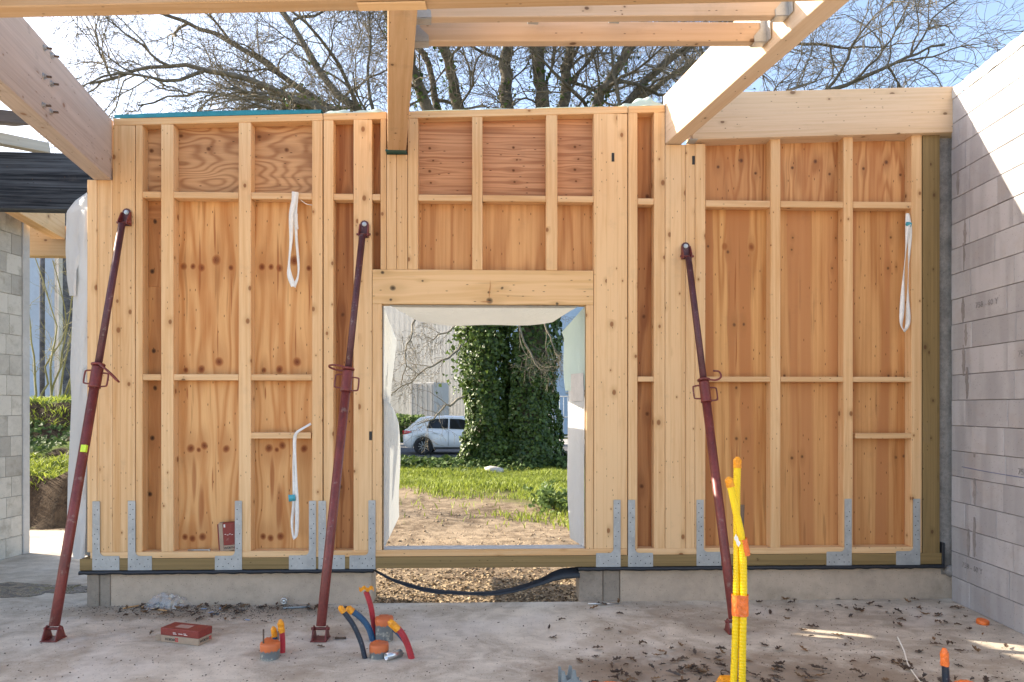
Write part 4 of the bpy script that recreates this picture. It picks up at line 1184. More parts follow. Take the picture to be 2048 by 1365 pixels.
# ---- membranes round the window, at the wall end and on top of the wall
def flap(name, label, prof, n=18, m=8, mat=None, wav=.012, thing_=None, slits=()):
    """prof(s, t): s along the fixed edge, t outwards -> wall coordinates"""
    rows = []
    for i in range(n + 1):
        rows.append([prof(i / n, j / m) for j in range(m + 1)])
    o = grid(name, rows, mat or m_flap, thing_)
    if slits:                                          # slits added to let sun slivers onto the floor: (v0, v1, z0, z1)
        bm = bmesh.new(); bm.from_mesh(o.data)
        cut = []
        for f in bm.faces:
            q_ = f.calc_center_median()
            if any(a < q_.y < b_ and z0 < q_.z < z1 for a, b_, z0, z1 in slits):
                cut.append(f)
        bmesh.ops.delete(bm, geom=cut, context='FACES')
        bm.to_mesh(o.data); bm.free()
    return o
uL, uR = U(764.5, 0), U(1171.5, 0)
wf = thing('window_membrane', 'white breather membrane flap along the left side of the window opening', 'membrane', WM)
def lp(s, t):
    z = 2.40 - s * (2.40 - 1.60)
    out = np.interp(s, [0, .12, .5, 1.0], [1.15, 1.30, 1.22, 1.15])
    drop = 0.11 * t * max(0, 1 - s * 4)
    return (uL + .004 + .02 * math.sin(s * 4 + 1) * t - .085 * t, 0.004 + t * out, z - drop)
flap('upper_sheet', '', lp, 60, 90, thing_=wf, slits=((.35, .415, 1.67, 1.86), (.48, .545, 1.76, 1.97)))
def lp2(s, t):
    z = 1.655 - s * (1.655 - .445)
    out = np.interp(s, [0, .04, .15, .5, 1.0], [.90, 1.10, 1.35, 1.50, 1.62])
    return (uL + .012 + .018 * math.sin(s * 5) * t - .075 * t, 0.003 + t * out, z - .05 * t * (1 - s))
flap('lower_sheet', '', lp2, 26, thing_=wf)
wr = thing('window_membrane', 'mint tinted membrane flap along the right side of the window opening', 'membrane', WM)
def rp(s, t):
    z = 2.40 - s * (2.40 - 1.72)
    drop = 0.17 * t * max(0, 1 - s * 3)
    return (uR - .004 - t * np.interp(s, [0, .2, 1], [.15, .145, .115]) + .01 * math.sin(s * 6) * t, 0.02 + t * .38, z - drop)
flap('upper_sheet', '', rp, mat=m_mint, thing_=wr)
def rp2(s, t):
    z = 1.76 - s * (1.76 - .445)
    return (uR - .010 - t * np.interp(s, [0, .3, 1], [.09, .10, .075]) + .008 * math.sin(s * 7) * t, 0.02 + t * np.interp(s, [0, 1], [.33, .40]), z)
flap('lower_sheet', '', rp2, mat=m_flap, thing_=wr)
def rp3(s, t):
    z = 1.86 - s * .23
    return (uR - .016 - t * .075, 0.03 + t * .22, z)
flap('tape_patch', '', rp3, 4, 4, mat=simple('grey_tape', (0.55, 0.52, 0.49), .6), thing_=wr)
wt = thing('window_membrane', 'white membrane flap sagging from the header above the window', 'membrane', WM)
def tp(s, t):
    u_ = (uL + .05) + s * (uR - uL - .10)
    ins = .14 * t
    u_ = u_ + ins * (1 - 2 * s)
    sag_ = .045 * math.sin(math.pi * s) + .012 * math.sin(9 * s)
    return (u_, .02 + t * .85, 2.402 - t * (.012 + sag_) - .01 * t * t)
flap('sheet', '', tp, 30, 8, thing_=wt)
# wall-end membranes
we = thing('end_membrane', 'loose white membrane hanging off the left end of the timber wall', 'membrane', WM)
def band(nm, left, right, v0, v1, mat=m_flap, bulge=.05):
    n_ = 40
    rows = []
    ysn = [p[1] for p in left]
    for i in range(n_ + 1):
        y_ = ysn[0] + (ysn[-1] - ysn[0]) * i / n_
        l_ = np.interp(y_, ysn, [p[0] for p in left]); r_ = np.interp(y_, [p[1] for p in right], [p[0] for p in right])
        row = []
        for j in range(8):
            f_ = j / 7
            px = l_ + (r_ - l_) * f_
            v__ = v1 + (v0 - v1) * f_ - bulge * math.sin(math.pi * f_) + .01 * math.sin(i * .5 + j)
            u_, z_ = UZ(px, y_, v__)
            row.append((u_, v__, z_))
        rows.append(row)
    return grid(nm, rows, mat, we)
band('outer_sheet', [(173, 386), (150, 402), (133, 424), (131, 500), (134, 560), (139, 592)], [(178, 386), (178, 480), (153, 540), (152, 592)], .16, .34)
band('inner_sheet', [(152, 420), (148, 560), (144, 650), (140, 740), (143, 800), (140, 870), (136, 950), (134, 1040), (146, 1112)], [(182, 420), (182, 1112)], .13, .24)
band('lower_sheet', [(164, 738), (158, 800), (152, 900), (147, 1000), (146, 1118)], [(176, 738), (174, 900), (170, 1118)], .05, .12, mat=m_flap, bulge=.02)
# teal and white sheets on top of the wall
rows = []
for i in range(31):
    f_ = i / 30; px = 229 + (642 - 229) * f_
    zt_ = ztop(px) + .056
    hgt = .028 + .012 * math.sin(f_ * 3) + random.uniform(-.002, .002)
    rows.append([(U(px), -.004, zt_), (U(px), .0, zt_ + hgt), (U(px), .05, zt_ + hgt + .012), (U(px), .13, zt_ + hgt), (U(px), .14, zt_ - .02)])
tag(grid('top_membrane', rows, m_teal, None, True, WM), 'teal membrane strip folded over the top of the left panel', 'membrane')
def crumple(label, px0, px1, h, seed, mat):
    rs = random.Random(seed)
    ph = [rs.uniform(0, 6) for _ in range(4)]
    rows = []
    for i in range(25):
        f_ = i / 24; px = px0 + (px1 - px0) * f_
        zt_ = ztop(px) + .054
        e = min(1, min(f_, 1 - f_) * 7)
        hh = e * (h * (.75 + .25 * math.sin(f_ * 7 + ph[0])) + .01 * math.sin(f_ * 23 + ph[1]))
        rows.append([(U(px), -.004 + .01 * math.sin(f_ * 11 + ph[2]), zt_), (U(px), .005, zt_ + hh * .55), (U(px), .05 + .02 * math.sin(f_ * 9 + ph[3]), zt_ + hh), (U(px), .12, zt_ + hh * .8), (U(px), .17, zt_ + hh * .3), (U(px), .18, zt_ - .10)])
    tag(grid('top_membrane', rows, mat, None, True, WM), label, 'membrane')
crumple('crumpled white membrane on the wall top left of the middle beam', 646, 774, .055, 4, m_mint)
crumple('crumpled white membrane on the wall top beside the sunlit beam', 1236, 1331, .085, 5, m_mint)
crumple('thin mint membrane edge along the wall top over the window', 818, 1236, .012, 6, m_mint)

# ---- two red and kraft cartons with printed lettering
def text_mesh(body, size, extrude=0.0003, shear=0.0, bold=0.0):
    cu = bpy.data.curves.new('t', 'FONT')
    cu.body = body; cu.size = size; cu.extrude = extrude; cu.align_x = 'CENTER'; cu.align_y = 'CENTER'; cu.offset = bold; cu.resolution_u = 2
    o = bpy.data.objects.new('t', cu); C.objects.link(o)
    dg = bpy.context.evaluated_depsgraph_get()
    me = bpy.data.meshes.new_from_object(o.evaluated_get(dg))
    bpy.data.objects.remove(o); bpy.data.curves.remove(cu)
    me.materials.clear()
    return me
word = text_mesh('WÜRTH', .030, bold=.0008)
word_s = text_mesh('WÜRTH', .022, bold=.0006)
def front(x, z, y, flip=False):                        # matrix: lettering in the XZ plane looking towards -Y
    M = Matrix(((1, 0, 0, x), (0, 0, -1, y), (0, 1, 0, z), (0, 0, 0, 1)))
    return M @ Matrix.Rotation(math.pi, 4, 'Z') if flip else M
def emblem(parent, M, s):
    M2 = M
    for dx in (-.32, .32):
        for dz in (-.36, .36):
            o = obj('emblem', cbox(s * .52, s * .58, .0006, .0001), m_ink_red, parent, M2 @ Matrix.Translation((dx * s, dz * s, 0)))
def carton(label, M, lx, ly, lz, split):
    t = thing('carton', label, 'box', M)
    box('kraft_tray', (-lx / 2, -ly / 2, 0), (lx / 2, ly / 2, split), m_carton, t, .003)
    box('red_lid', (-lx / 2 - .001, -ly / 2 - .001, split + .0005), (lx / 2 + .001, ly / 2 + .001, lz), m_carton_red, t, .004)
    return t
A_, B_ = FL(321, 1284), FL(397, 1293)
dX = (B_ - A_).normalized()
Lc = (B_ - A_).length
Mc = basis(dX, Vector((0, 0, 1)).cross(dX), (A_ + B_) / 2 + Vector((0, 0, 1)).cross(dX) * .065 + Vector((0, 0, .001)))
t = carton('red and brown carton lying on the concrete floor', Mc, Lc, .13, .095, .046)
obj('lettering', word_s, m_ink, t, front(-.075, .024, -.0658, True)); emblem(t, front(-.022, .024, -.0654), .020)
Mr = Matrix(((0, 0, 1, Lc / 2 + .0008), (1, 0, 0, -.012), (0, 1, 0, .023), (0, 0, 0, 1)))
obj('lettering', word_s.copy(), m_ink, t, Mr); emblem(t, Matrix(((0, 0, 1, Lc / 2 + .0004), (1, 0, 0, .045), (0, 1, 0, .023), (0, 0, 0, 1))), .018)
for i, (a, b_) in enumerate(((-.05, .07), (-.045, .062), (.0, .066), (.035, .07), (.042, .062))):   # worn print on the lid
    obj('print_mark', cbox(.022 + .006 * (i % 3), .0035, .0006, .0001), m_ink_white, t, front(a + .01, b_, -.0668))
box('flap', (-Lc / 2 - .045, -.055, .005), (-Lc / 2 - .002, -.050, .043), m_carton, t, .001).rotation_euler = (0, 0, .5)
box('top_label', (-.07, -.03, .0951), (.04, .03, .0957), simple('worn_label', (0.36, 0.22, 0.18), .7), t, .0002)
u_, z_ = UZ(456, 1103, .02)
M2 = WM @ Matrix.Translation((u_, .045, Z_PL1 + .002)) @ Matrix.Rotation(-.06, 4, 'Y') @ Matrix.Rotation(.12, 4, 'Z')
t = thing('carton', 'red carton standing upright in the frame behind a bracket', 'box', M2)
box('kraft_tray', (-.062, -.035, 0), (-.030, .035, .225), m_carton, t, .003)
box('red_lid', (-.0295, -.036, .045), (.070, .036, .222), m_carton_red, t, .003)
box('kraft_end', (-.0295, -.0355, 0), (.070, .0355, .044), m_carton, t, .002)
box('red_flap', (-.072, -.030, .01), (-.063, .03, .215), m_carton_red, t, .002)
obj('lettering', word_s.copy(), m_ink, t, front(.012, .022, -.0362)); emblem(t, front(.055, .022, -.0358), .014)
box('print_mark', (-.022, -.0366, .188), (-.010, -.0362, .212), m_ink_white, t, .0001)
for i in range(4):
    box('print_mark', (-.018 + .017 * i, -.0366, .13 - .006 * (i % 2)), (-.006 + .017 * i, -.0362, .134 - .006 * (i % 2)), m_ink_white, t, .0001)
# long bolt lying on the bottom plate next to it
u_, z_ = UZ(400, 1098, .03)
t = thing('loose_bolt', 'long grey coach bolt lying on the bottom plate of the left panel', 'bolt', WM @ Matrix.Translation((u_, .02, Z_PL1 + .008)))
tube('shank', [(-.09, 0, 0), (.075, 0, 0)], .006, m_bolt, t, 8, 2)
lathe('head', [(.0, 0), (.012, 0), (.012, .01), (0, .012)], m_bolt, t, 6, Matrix.Translation((.075, 0, 0)) @ Matrix.Rotation(math.pi / 2, 4, 'Y'), False)
# stencilled marks on two blocks of the right-hand wall
def wall_mark(px, py, body, size):
    k_ = (px - CX) / F
    Y_ = RWO.x / (k_ - 0.052)
    z_ = CAMH + (HOR - py) / F * Y_
    me = text_mesh(body, size, .0002, bold=.001)
    Mt = basis(-RWD, Vector((0, 0, 1)), RWO + RWD * (Y_ / RWD.y) + Vector((-1, .052, 0)).normalized() * .0045 + Vector((0, 0, z_)))
    o = obj('stencil', me, simple('faded_ink', (0.24, 0.23, 0.235), .9, var=.5, scale=60), rw, rw.matrix_basis.inverted() @ Mt)
wall_mark(1974, 607, '758 - 60 Y', .062)
wall_mark(1945, 1137, '758 - 60 Y', .060)
wall_mark(2046, 708, '758', .062)
wall_mark(2046, 945, '758', .062)
# blue chalk line snapped along the right-hand wall
pts = []
for (px, py) in ((1925, 934), (1975, 944), (2060, 958)):
    k_ = (px - CX) / F; Y_ = RWO.x / (k_ - 0.052)
    pts.append(RWO + RWD * (Y_ / RWD.y) + Vector((-.004, 0, CAMH + (HOR - py) / F * Y_)))
o = tube('chalk_line', pts, .0022, simple('blue_chalk', (0.12, 0.14, 0.28), .9), None, 5, 14)
o.parent = rw; o.matrix_basis = rw.matrix_basis.inverted()

# ================================================================== PIPES AND CONDUITS IN THE FLOOR
def wrap(name, p, d, r, L, mat, parent, seed, ends=True):  # crumpled tape wrapped round a tube end
    rs = random.Random(seed)
    d = Vector(d).normalized()
    M = basis(d.orthogonal(), d.cross(d.orthogonal()), Vector(p))
    if (M.to_3x3() @ Vector((0, 0, 1))).dot(d) < 0:
        M = basis(d.orthogonal(), -d.cross(d.orthogonal()), Vector(p))
    rings, sides = 9, 14
    V, Fs = [], []
    for i in range(rings):
        f_ = i / (rings - 1)
        for k_ in range(sides):
            a = 2 * math.pi * k_ / sides
            rr = r * (1.06 + rs.uniform(-.02, .14)) * ((1 - .55 * max(0, f_ - .75) / .25) if ends else 1)
            V.append((rr * math.cos(a), rr * math.sin(a), -L + L * f_ * 1.1 + rs.uniform(-.03, .03) * L))
    for i in range(rings - 1):
        for k_ in range(sides):
            k2 = (k_ + 1) % sides
            Fs.append((i * sides + k_, i * sides + k2, (i + 1) * sides + k2, (i + 1) * sides + k_))
    if ends: Fs.append(tuple(range((rings - 1) * sides, rings * sides)))
    return obj(name, mesh(V, Fs), mat, parent, M)
def conduit(label, pix, Y, r, mat, tape=None, tl=.05, ribs=60, dY=None, group=None, seed=1):
    pts = [P(px, py, Y + (dY[i] if dY else 0)) for i, (px, py) in enumerate(pix)]
    pts[0].z = -0.02
    t = thing('conduit', label, 'conduit', None, group)
    tube('tube', pts, r, mat, t, 14, rib=ribs)
    if tape:
        wrap('tape_cap', pts[-1] + (pts[-1] - pts[-2]).normalized() * r * .5, pts[-1] - pts[-2], r, tl, tape, t, seed)
    return t, pts
def stub(label, pxl, pxr, pyt, pyb, seed, tilt=0.0):
    b_ = FL((pxl + pxr) / 2, pyb)
    Y = b_.y + (pxr - pxl) / 2 / F * b_.y
    r = (pxr - pxl) / 2 / F * Y
    zt_ = CAMH + (HOR - pyt - 3) / F * Y
    rs = random.Random(seed)
    sides = 22
    top = [(r * 1.015 * math.cos(2 * math.pi * k_ / sides), r * 1.015 * math.sin(2 * math.pi * k_ / sides)) for k_ in range(sides)]
    V, Fs = [], []
    zsn = [-zt_ - .02, -.07, -.055, -.05, -.008, 0.0]
    for i, z in enumerate(zsn):
        for (x, y) in top:
            q = 1.0 if i < 3 else 1.02 + rs.uniform(-.01, .03)
            if i == 5: q *= .95
            V.append((x * q, y * q, z + (rs.uniform(-.006, .006) if i == 3 else 0) + (rs.uniform(-.004, .004) if i == 5 else 0)))
    for i in range(len(zsn) - 1):
        for k_ in range(sides):
            k2 = (k_ + 1) % sides
            Fs.append((i * sides + k_, i * sides + k2, (i + 1) * sides + k2, (i + 1) * sides + k_))
    V.append((0, 0, -.004)); c_ = len(V) - 1
    for k_ in range(sides):
        Fs.append(((len(zsn) - 1) * sides + k_, (len(zsn) - 1) * sides + (k_ + 1) % sides, c_))
    o = obj('pipe_stub', mesh(V, Fs, True), m_pvc, None, Matrix.Translation((b_.x, Y, zt_)))
    return tag(o, label, 'pipe')
# left cluster
stub('short orange taped pipe stub in the left group of conduits', 515, 552, 1282, 1323, 1)
stub('pipe stub half hidden behind the front stub of the left group', 523, 547, 1275, 1308, 2)
conduit('blue conduit with amber tape tip in the left group', [(553, 1310), (551, 1285), (547, 1258)], 4.42, .016, m_blue, m_amber, .06, 26, seed=3)
conduit('red conduit with amber tape tip in the left group', [(565, 1311), (565, 1280), (561, 1245)], 4.40, .018, m_redc, m_amber, .075, 28, seed=4)
c_ = FL(527, 1318)
tag(tube('rebar_tip', [c_ + Vector((0, 0, -.02)), c_ + Vector((0, 0, .185))], .0055, m_rebar, None, 8, 2), 'thin rusty bar sticking up at the front stub of the left group', 'rebar')
c_ = FL(556, 1310)
tag(tube('rebar_tip', [c_ + Vector((0, 0, -.02)), c_ + Vector((0, 0, .15))], .005, m_rebar, None, 8, 2), 'thin rusty bar between the blue and red conduits of the left group', 'rebar')
# middle cluster
stub('tall grey pipe stub with orange taped top in the middle group', 748, 783, 1232, 1286, 5)
stub('short fat grey pipe stub with orange tape in front of the tall one', 736, 773, 1284, 1320, 6)
conduit('dark blue conduit bending furthest to the left in the middle group', [(731, 1319), (722, 1285), (705, 1248), (681, 1216)], 4.30, .0165, m_navy, m_amber, .045, 40, seed=7)
conduit('blue ribbed conduit bending left behind the dark one in the middle group', [(747, 1284), (738, 1258), (722, 1236), (697, 1218)], 4.62, .021, m_blue, m_amber, .05, 34, seed=8)
conduit('upright red conduit with a torn tape tip in the middle group', [(751, 1290), (748, 1255), (742, 1215), (732, 1183)], 4.68, .019, m_redc, None, .03, 40, seed=9)
conduit('red conduit with amber tape bending in front at the right of the middle group', [(825, 1318), (815, 1290), (802, 1265), (782, 1246)], 4.30, .021, m_redc, m_amber, .075, 34, seed=10)
conduit('thin blue conduit behind the red one at the right of the middle group', [(828, 1316), (812, 1288), (798, 1270), (786, 1259)], 4.36, .013, m_blue, None, .03, 34, seed=11)
# torn tape on the upright red conduit
rows = [[P(718 + 30 * i / 8, 1182 + 3 * math.sin(i * 1.7) - 4 * j, 4.66 + .02 * j) for j in range(3)] for i in range(9)]
tag(grid('torn_tape', rows, m_amber, None), 'torn orange tape on the tip of the upright red conduit', 'tape')
a_ = FL(772, 1322)
t = thing('small_can', 'small silver metal tube lying in front of the middle pipe stubs', 'can', Matrix.Translation(a_ + Vector((0, 0, .024))) @ Matrix.Rotation(.75, 4, 'Z') @ Matrix.Rotation(math.pi / 2, 4, 'Y'))
lathe('tube', [(.0, .02), (.020, .02), (.021, .0), (.023, .0), (.023, .11), (.0, .11)], m_silver, t, 20)
# yellow conduits in the right foreground
Yy = 3.78
t, p1 = conduit('taller yellow ribbed conduit of the taped pair, ending upright', [(1466, 1425), (1470, 1300), (1473, 1180), (1474, 1080), (1473, 1000), (1475, 920)], Yy, .0200, m_yellow, m_amber, .055, 90, seed=12, dY=[0, 0, .0, .02, .04, .04])
t2, p2 = conduit('shorter yellow ribbed conduit of the taped pair, crossing over to the left', [(1484, 1425), (1485, 1300), (1487, 1180), (1484, 1085), (1471, 1020), (1458, 960)], Yy - .02, .0200, m_yellow, m_amber, .05, 80, seed=13, dY=[0, 0, 0, -.01, -.02, -.02])
# tape that binds the pair together
c_ = (P(1482, 1210, Yy) + P(1499, 1210, Yy - .03)) / 2
def binder(label, px, py, h, seed, wpx=20.5):
    rs = random.Random(seed)
    V, Fs = [], []
    sides, rings = 28, 9
    for i in range(rings):
        y_ = py + h * (i / (rings - 1) - .5)
        for k_ in range(sides):
            a = 2 * math.pi * k_ / sides
            ex = math.copysign(abs(math.cos(a)) ** .55, math.cos(a)) * wpx
            q = P(px + ex * (1 + rs.uniform(-.03, .05)), y_ + rs.uniform(-1.5, 1.5), Yy - .015)
            V.append((q.x, Yy - .015 + .027 * math.sin(a) * (1.18 + rs.uniform(-.05, .10)), q.z))
    for i in range(rings - 1):
        for k_ in range(sides):
            k2 = (k_ + 1) % sides
            Fs.append((i * sides + k_, i * sides + k2, (i + 1) * sides + k2, (i + 1) * sides + k_))
    tag(obj('tape_band', mesh(V, Fs), m_orange, None), label, 'tape')
binder('wide orange tape band binding the two yellow conduits together', 1480.0, 1210, 42, 3, 16.0)
wrap('tape_band', p2[3] + Vector((0.006, 0, .012)), p2[4] - p2[3], .021, .085, m_orange, t2, 15, False)
rows = [[P(1468 + 9 * i / 6 + 2 * j, 1076 + 20 * i / 6 - 4 * j + 2 * math.sin(i * 2), Yy - .055 - .004 * j) for j in range(3)] for i in range(7)]
tag(grid('frayed_tape', rows, m_strap, None), 'frayed white tape end where the yellow conduits cross', 'tape')
b_ = FL(1487, 1365)
o = tag(tube('rebar', [Vector((b_.x + .11, 4.25, -.02)), P(1484, 1090, 4.2), P(1485, 1010, 4.2)], .012, m_rebar, None, 10, rib=60), 'ribbed steel bar standing behind the yellow conduits', 'rebar')
# crumpled orange tape at the foot of the yellow conduits
def crumpled(label, M, r, mat, seed, squash=(1, .8, .6), name='crumpled_tape'):
    o = rock(name, r, mat, None, M, seed, squash, 2)
    rs = random.Random(seed)
    for v in o.data.vertices:
        v.co *= rs.uniform(.72, 1.25)
    o.data.polygons.foreach_set('use_smooth', [False] * len(o.data.polygons))
    return tag(o, label, 'tape')
q = P(1452, 1362, 3.85)
crumpled('crumpled amber tape on the floor at the foot of the yellow conduits', Matrix.Translation(q), .055, m_amber, 21, (1.2, .7, .5))
q = P(1210, 1372, 3.88)
crumpled('scrap of orange tape at the bottom edge right of the grey bracket', Matrix.Translation(q), .05, m_orange, 22, (1.4, .8, .5))
q = FL(1965, 1248)
t = thing('orange_disc', 'flat orange plastic disc lying on the floor by the block wall', 'disc', Matrix.Translation(q) @ Matrix.Rotation(.2, 4, 'X'))
lathe('shell', [(.0, .030), (.03, .032), (.040, .028), (.042, .0), (.038, .0), (.036, .024), (0, .027)], m_orange, t, 20)
q = P(1924, 1380, 3.72)
t = thing('orange_duct', 'bent orange duct end at the bottom right edge', 'duct')
tube('duct', [q + Vector((-.10, 0, -.12)), q + Vector((-.05, 0, -.01)), q + Vector((.02, 0, .02)), q + Vector((.11, .02, -.03)), q + Vector((.15, .03, -.14))], .034, m_orange, t, 14, rib=14)
t = thing('conduit', 'black pipe with orange taped top at the bottom right', 'conduit')
pb = [P(1893, 1400, 3.75), P(1891, 1340, 3.75), P(1889, 1304, 3.75)]
pb[0].z = -.02
tube('tube', pb, .0185, m_navy, t, 14, 14)
wrap('tape_cap', pb[2] + Vector((0, 0, .01)), Vector((-.02, 0, 1)), .0195, .085, m_orange, t, 31)
wp = [P(1795, 1306, 4.4), FL(1808, 1318) + Vector((0, 0, .05)), FL(1816, 1335) + Vector((0, 0, .02)), FL(1832, 1356) + Vector((0, 0, .008)), FL(1850, 1375) + Vector((0, 0, .004))]
wp[0].z = .10
tag(tube('wire', wp, .004, m_white_wire, None, 6, 40), 'white wire curling up from the floor at lower right', 'wire')
# grey plastic bracket in the foreground
q = FL(1140, 1372)
t = thing('plastic_bracket', 'grey moulded plastic bracket at the bottom edge left of the leaves', 'bracket', Matrix.Translation(q) @ Matrix.Rotation(.25, 4, 'Z'))
prof = [(-.06, 0), (.065, 0), (.065, .03), (.03, .045), (.02, .10), (.005, .105), (-.005, .05), (-.03, .045), (-.045, .10), (-.06, .105)]
obj('web', extrude_poly(prof, .006), m_greyplastic, t, Matrix(((1, 0, 0, 0), (0, 0, -1, -.03), (0, 1, 0, 0), (0, 0, 0, 1))))
obj('web', extrude_poly(prof, .006), m_greyplastic, t, Matrix(((1, 0, 0, 0), (0, 0, -1, .035), (0, 1, 0, 0), (0, 0, 0, 1))))
box('base', (-.06, -.0295, .001), (.065, .0285, .006), m_greyplastic, t)
box('rib', (-.035, -.0295, .006), (-.030, .0285, .05), m_greyplastic, t, .001)
# clear film scrap, lamp can, rod and sticks at the foot of the plinth
rs = random.Random(8)
rows = []
b1_, b2_ = FL(292, 1218), FL(398, 1212)
for i in range(23):
    f_ = i / 22
    base = b1_.lerp(b2_, f_)
    hh = .115 * math.sin(math.pi * min(1, f_ * 1.15 + .06)) ** .6
    rows.append([base + Vector((rs.uniform(-.008, .008), -.05 + .11 * j / 8 + rs.uniform(-.006, .006), max(.002, hh * math.sin(math.pi * (j / 8)) ** .7 * rs.uniform(.8, 1.15)))) for j in range(9)])
tag(grid('plastic_film', rows, m_film, None, False), 'scrap of clear plastic film crumpled against the left plinth', 'film')
q = FL(568, 1214)
t = thing('lamp_socket', 'small shiny round metal cap at the foot of the left plinth', 'cap', Matrix.Translation(q + Vector((0, -.005, .045))) @ Matrix.Rotation(math.pi / 2, 4, 'X'))
lathe('cap', [(.026, -.02), (.028, .0), (.024, .006), (.018, .0), (.008, .004), (0, .006)], m_silver, t, 18)
def rod(name, label, a, b_, r, mat, cat):
    A, B = FL(*a), FL(*b_)
    A.z = B.z = r + .001
    tag(tube(name, [A, B], r, mat, None, 8, 2), label, cat)
rod('steel_rod', 'dark grey rod lying at the foot of the left plinth near the middle prop', (566, 1219), (620, 1216), .008, m_greyplastic, 'rod')
rod('steel_rod', 'thin pale steel rod lying at the foot of the right plinth', (1176, 1210), (1238, 1209), .006, m_silver, 'rod')
rod('wood_splinter', 'pale wood splinter lying left of the clear film', (246, 1219), (278, 1213), .006, m_stud, 'splinter')
rod('wood_splinter', 'long pale wood splinter lying in front of the clear film', (284, 1216), (334, 1224), .006, m_stud, 'splinter')
rod('steel_rod', 'short brown rod on the floor right of the middle prop foot', (670, 1279), (692, 1279), .008, m_rebar, 'rod')
for i, (px, py) in enumerate(((408, 1219), (422, 1226), (441, 1218), (495, 1241), (432, 1229))):
    q = FL(px, py)
    o = box('plastic_chip', (-.02, -.008, 0), (.02, .008, .003), simple('chip_blue_%d' % i, (0.25, 0.34, 0.50), .4), None, .001)
    o.matrix_basis = Matrix.Translation(q + Vector((0, 0, .003))) @ Matrix.Rotation(i * .9, 4, 'Z') @ o.matrix_basis
    tag(o, 'tiny pale blue plastic chip on the floor in front of the left plinth', 'chip', 'blue plastic chips by the plinth')

# ---- curled dead leaves on the slab
m_leaf_dead = []
for i, c_ in enumerate(((0.075, 0.045, 0.03), (0.11, 0.066, 0.04), (0.19, 0.105, 0.05), (0.08, 0.058, 0.045))):
    m_leaf_dead.append(simple('dead_leaf_%d' % i, c_, .75, 0, .3, 40, .3))
leaf_meshes = []
for k_ in range(10):
    rs = random.Random(100 + k_)
    n_ = 9
    V, Fs = [], []
    curl = rs.uniform(.5, 1.6); bend = rs.uniform(-1.2, 1.2)
    for i in range(n_):
        f_ = i / (n_ - 1)
        w_ = .020 * math.sin(math.pi * min(1, f_ * .92 + .06)) ** .8 * (1.0 + .45 * math.sin(f_ * 19)) + .002
        x_ = (f_ - .5) * .085
        z_ = .012 + .020 * bend * (f_ - .5) ** 2 * 4 + rs.uniform(-.003, .003)
        for j in (-1, 0, 1):
            V.append((x_ + rs.uniform(-.003, .003), j * w_ * math.cos(curl * .5), max(.0015, z_ + abs(j) * w_ * math.sin(curl * .6) + rs.uniform(-.002, .006))))
    for i in range(n_ - 1):
        for j in (0, 1):
            a = i * 3 + j
            Fs.append((a, a + 1, a + 4, a + 3))
    me = mesh(V, Fs)
    me.materials.append(m_leaf_dead[k_ % 4])
    leaf_meshes.append(me)
spots = []
rs = random.Random(55)
def scatter(n, fn):
    k_ = 0
    while k_ < n:
        p_ = fn()
        if p_ is not None:
            spots.append(p_); k_ += 1
def zone(x0, x1, y0, y1, dens=None):
    def f():
        px, py = rs.uniform(x0, x1), rs.uniform(y0, y1)
        q = FL(px, py)
        if q.x > RWO.x + .052 * q.y - .06 or (q.y > pA.y + .04 * (q.x - pA.x) - .0 and q.x > pA.x):
            return None
        if dens and rs.random() > dens(px, py):
            return None
        return q
    return f
scatter(85, zone(1150, 1560, 1285, 1372, lambda a, b_: min(1, (b_ - 1275) / 70) * min(1, (a - 1130) / 120)))
scatter(75, zone(1500, 2047, 1215, 1375, lambda a, b_: .4 + .6 * (b_ - 1215) / 150))
scatter(30, zone(1500, 1920, 1200, 1240))
scatter(40, zone(240, 480, 1212, 1235))
scatter(18, zone(430, 640, 1210, 1222))
scatter(14, zone(250, 700, 1215, 1300))
scatter(10, zone(1060, 1300, 1205, 1300))
for i, q in enumerate(spots):
    o = obj('dead_leaf', leaf_meshes[i % 10])
    o.location = (q.x, q.y, .001)
    s_ = rs.uniform(.45, .95)
    o.scale = (s_ * 1.1, s_ * .75, s_ * rs.uniform(.7, 1.2))
    o.rotation_euler = (rs.uniform(-.25, .25), rs.uniform(-.2, .2), rs.uniform(0, 6.28))
    if q.x > .3:
        tag(o, 'dark curled dead leaf lying on the concrete floor right of the window', 'leaf', 'dead leaves on the right part of the floor')
    else:
        tag(o, 'dark curled dead leaf lying on the concrete floor left of the window', 'leaf', 'dead leaves on the left part of the floor')
# fine crumbs and grit
V, Fs = [], []
for i in range(2600):
    if i < 1300:
        px, py = rs.gauss(420, 150), 1211 + abs(rs.gauss(0, 14))
    elif i < 1900:
        px, py = rs.uniform(1150, 2047), rs.uniform(1204, 1365)
    else:
        px, py = rs.uniform(0, 2047), rs.uniform(1212, 1365)
    q = FL(px, py)
    if q.x > RWO.x + .05 * q.y - .02 or q.y > pA.y + .045 * (q.x - pA.x):
        continue
    r_ = rs.uniform(.002, .008)
    a = rs.uniform(0, 6.28)
    n_ = len(V)
    V += [(q.x + r_ * math.cos(a), q.y + r_ * math.sin(a), .0005), (q.x + r_ * math.cos(a + 2.1), q.y + r_ * math.sin(a + 2.1), .0005), (q.x + r_ * math.cos(a + 4.2), q.y + r_ * math.sin(a + 4.2), .0005), (q.x, q.y, r_ * .8)]
    Fs += [(n_, n_ + 1, n_ + 3), (n_ + 1, n_ + 2, n_ + 3), (n_ + 2, n_, n_ + 3)]
stuff(tag(obj('grit', mesh(V, Fs), simple('grit', (0.10, 0.075, 0.055), .9, 0, .5, 3)), 'dark crumbs and grit strewn over the concrete floor', 'grit'))

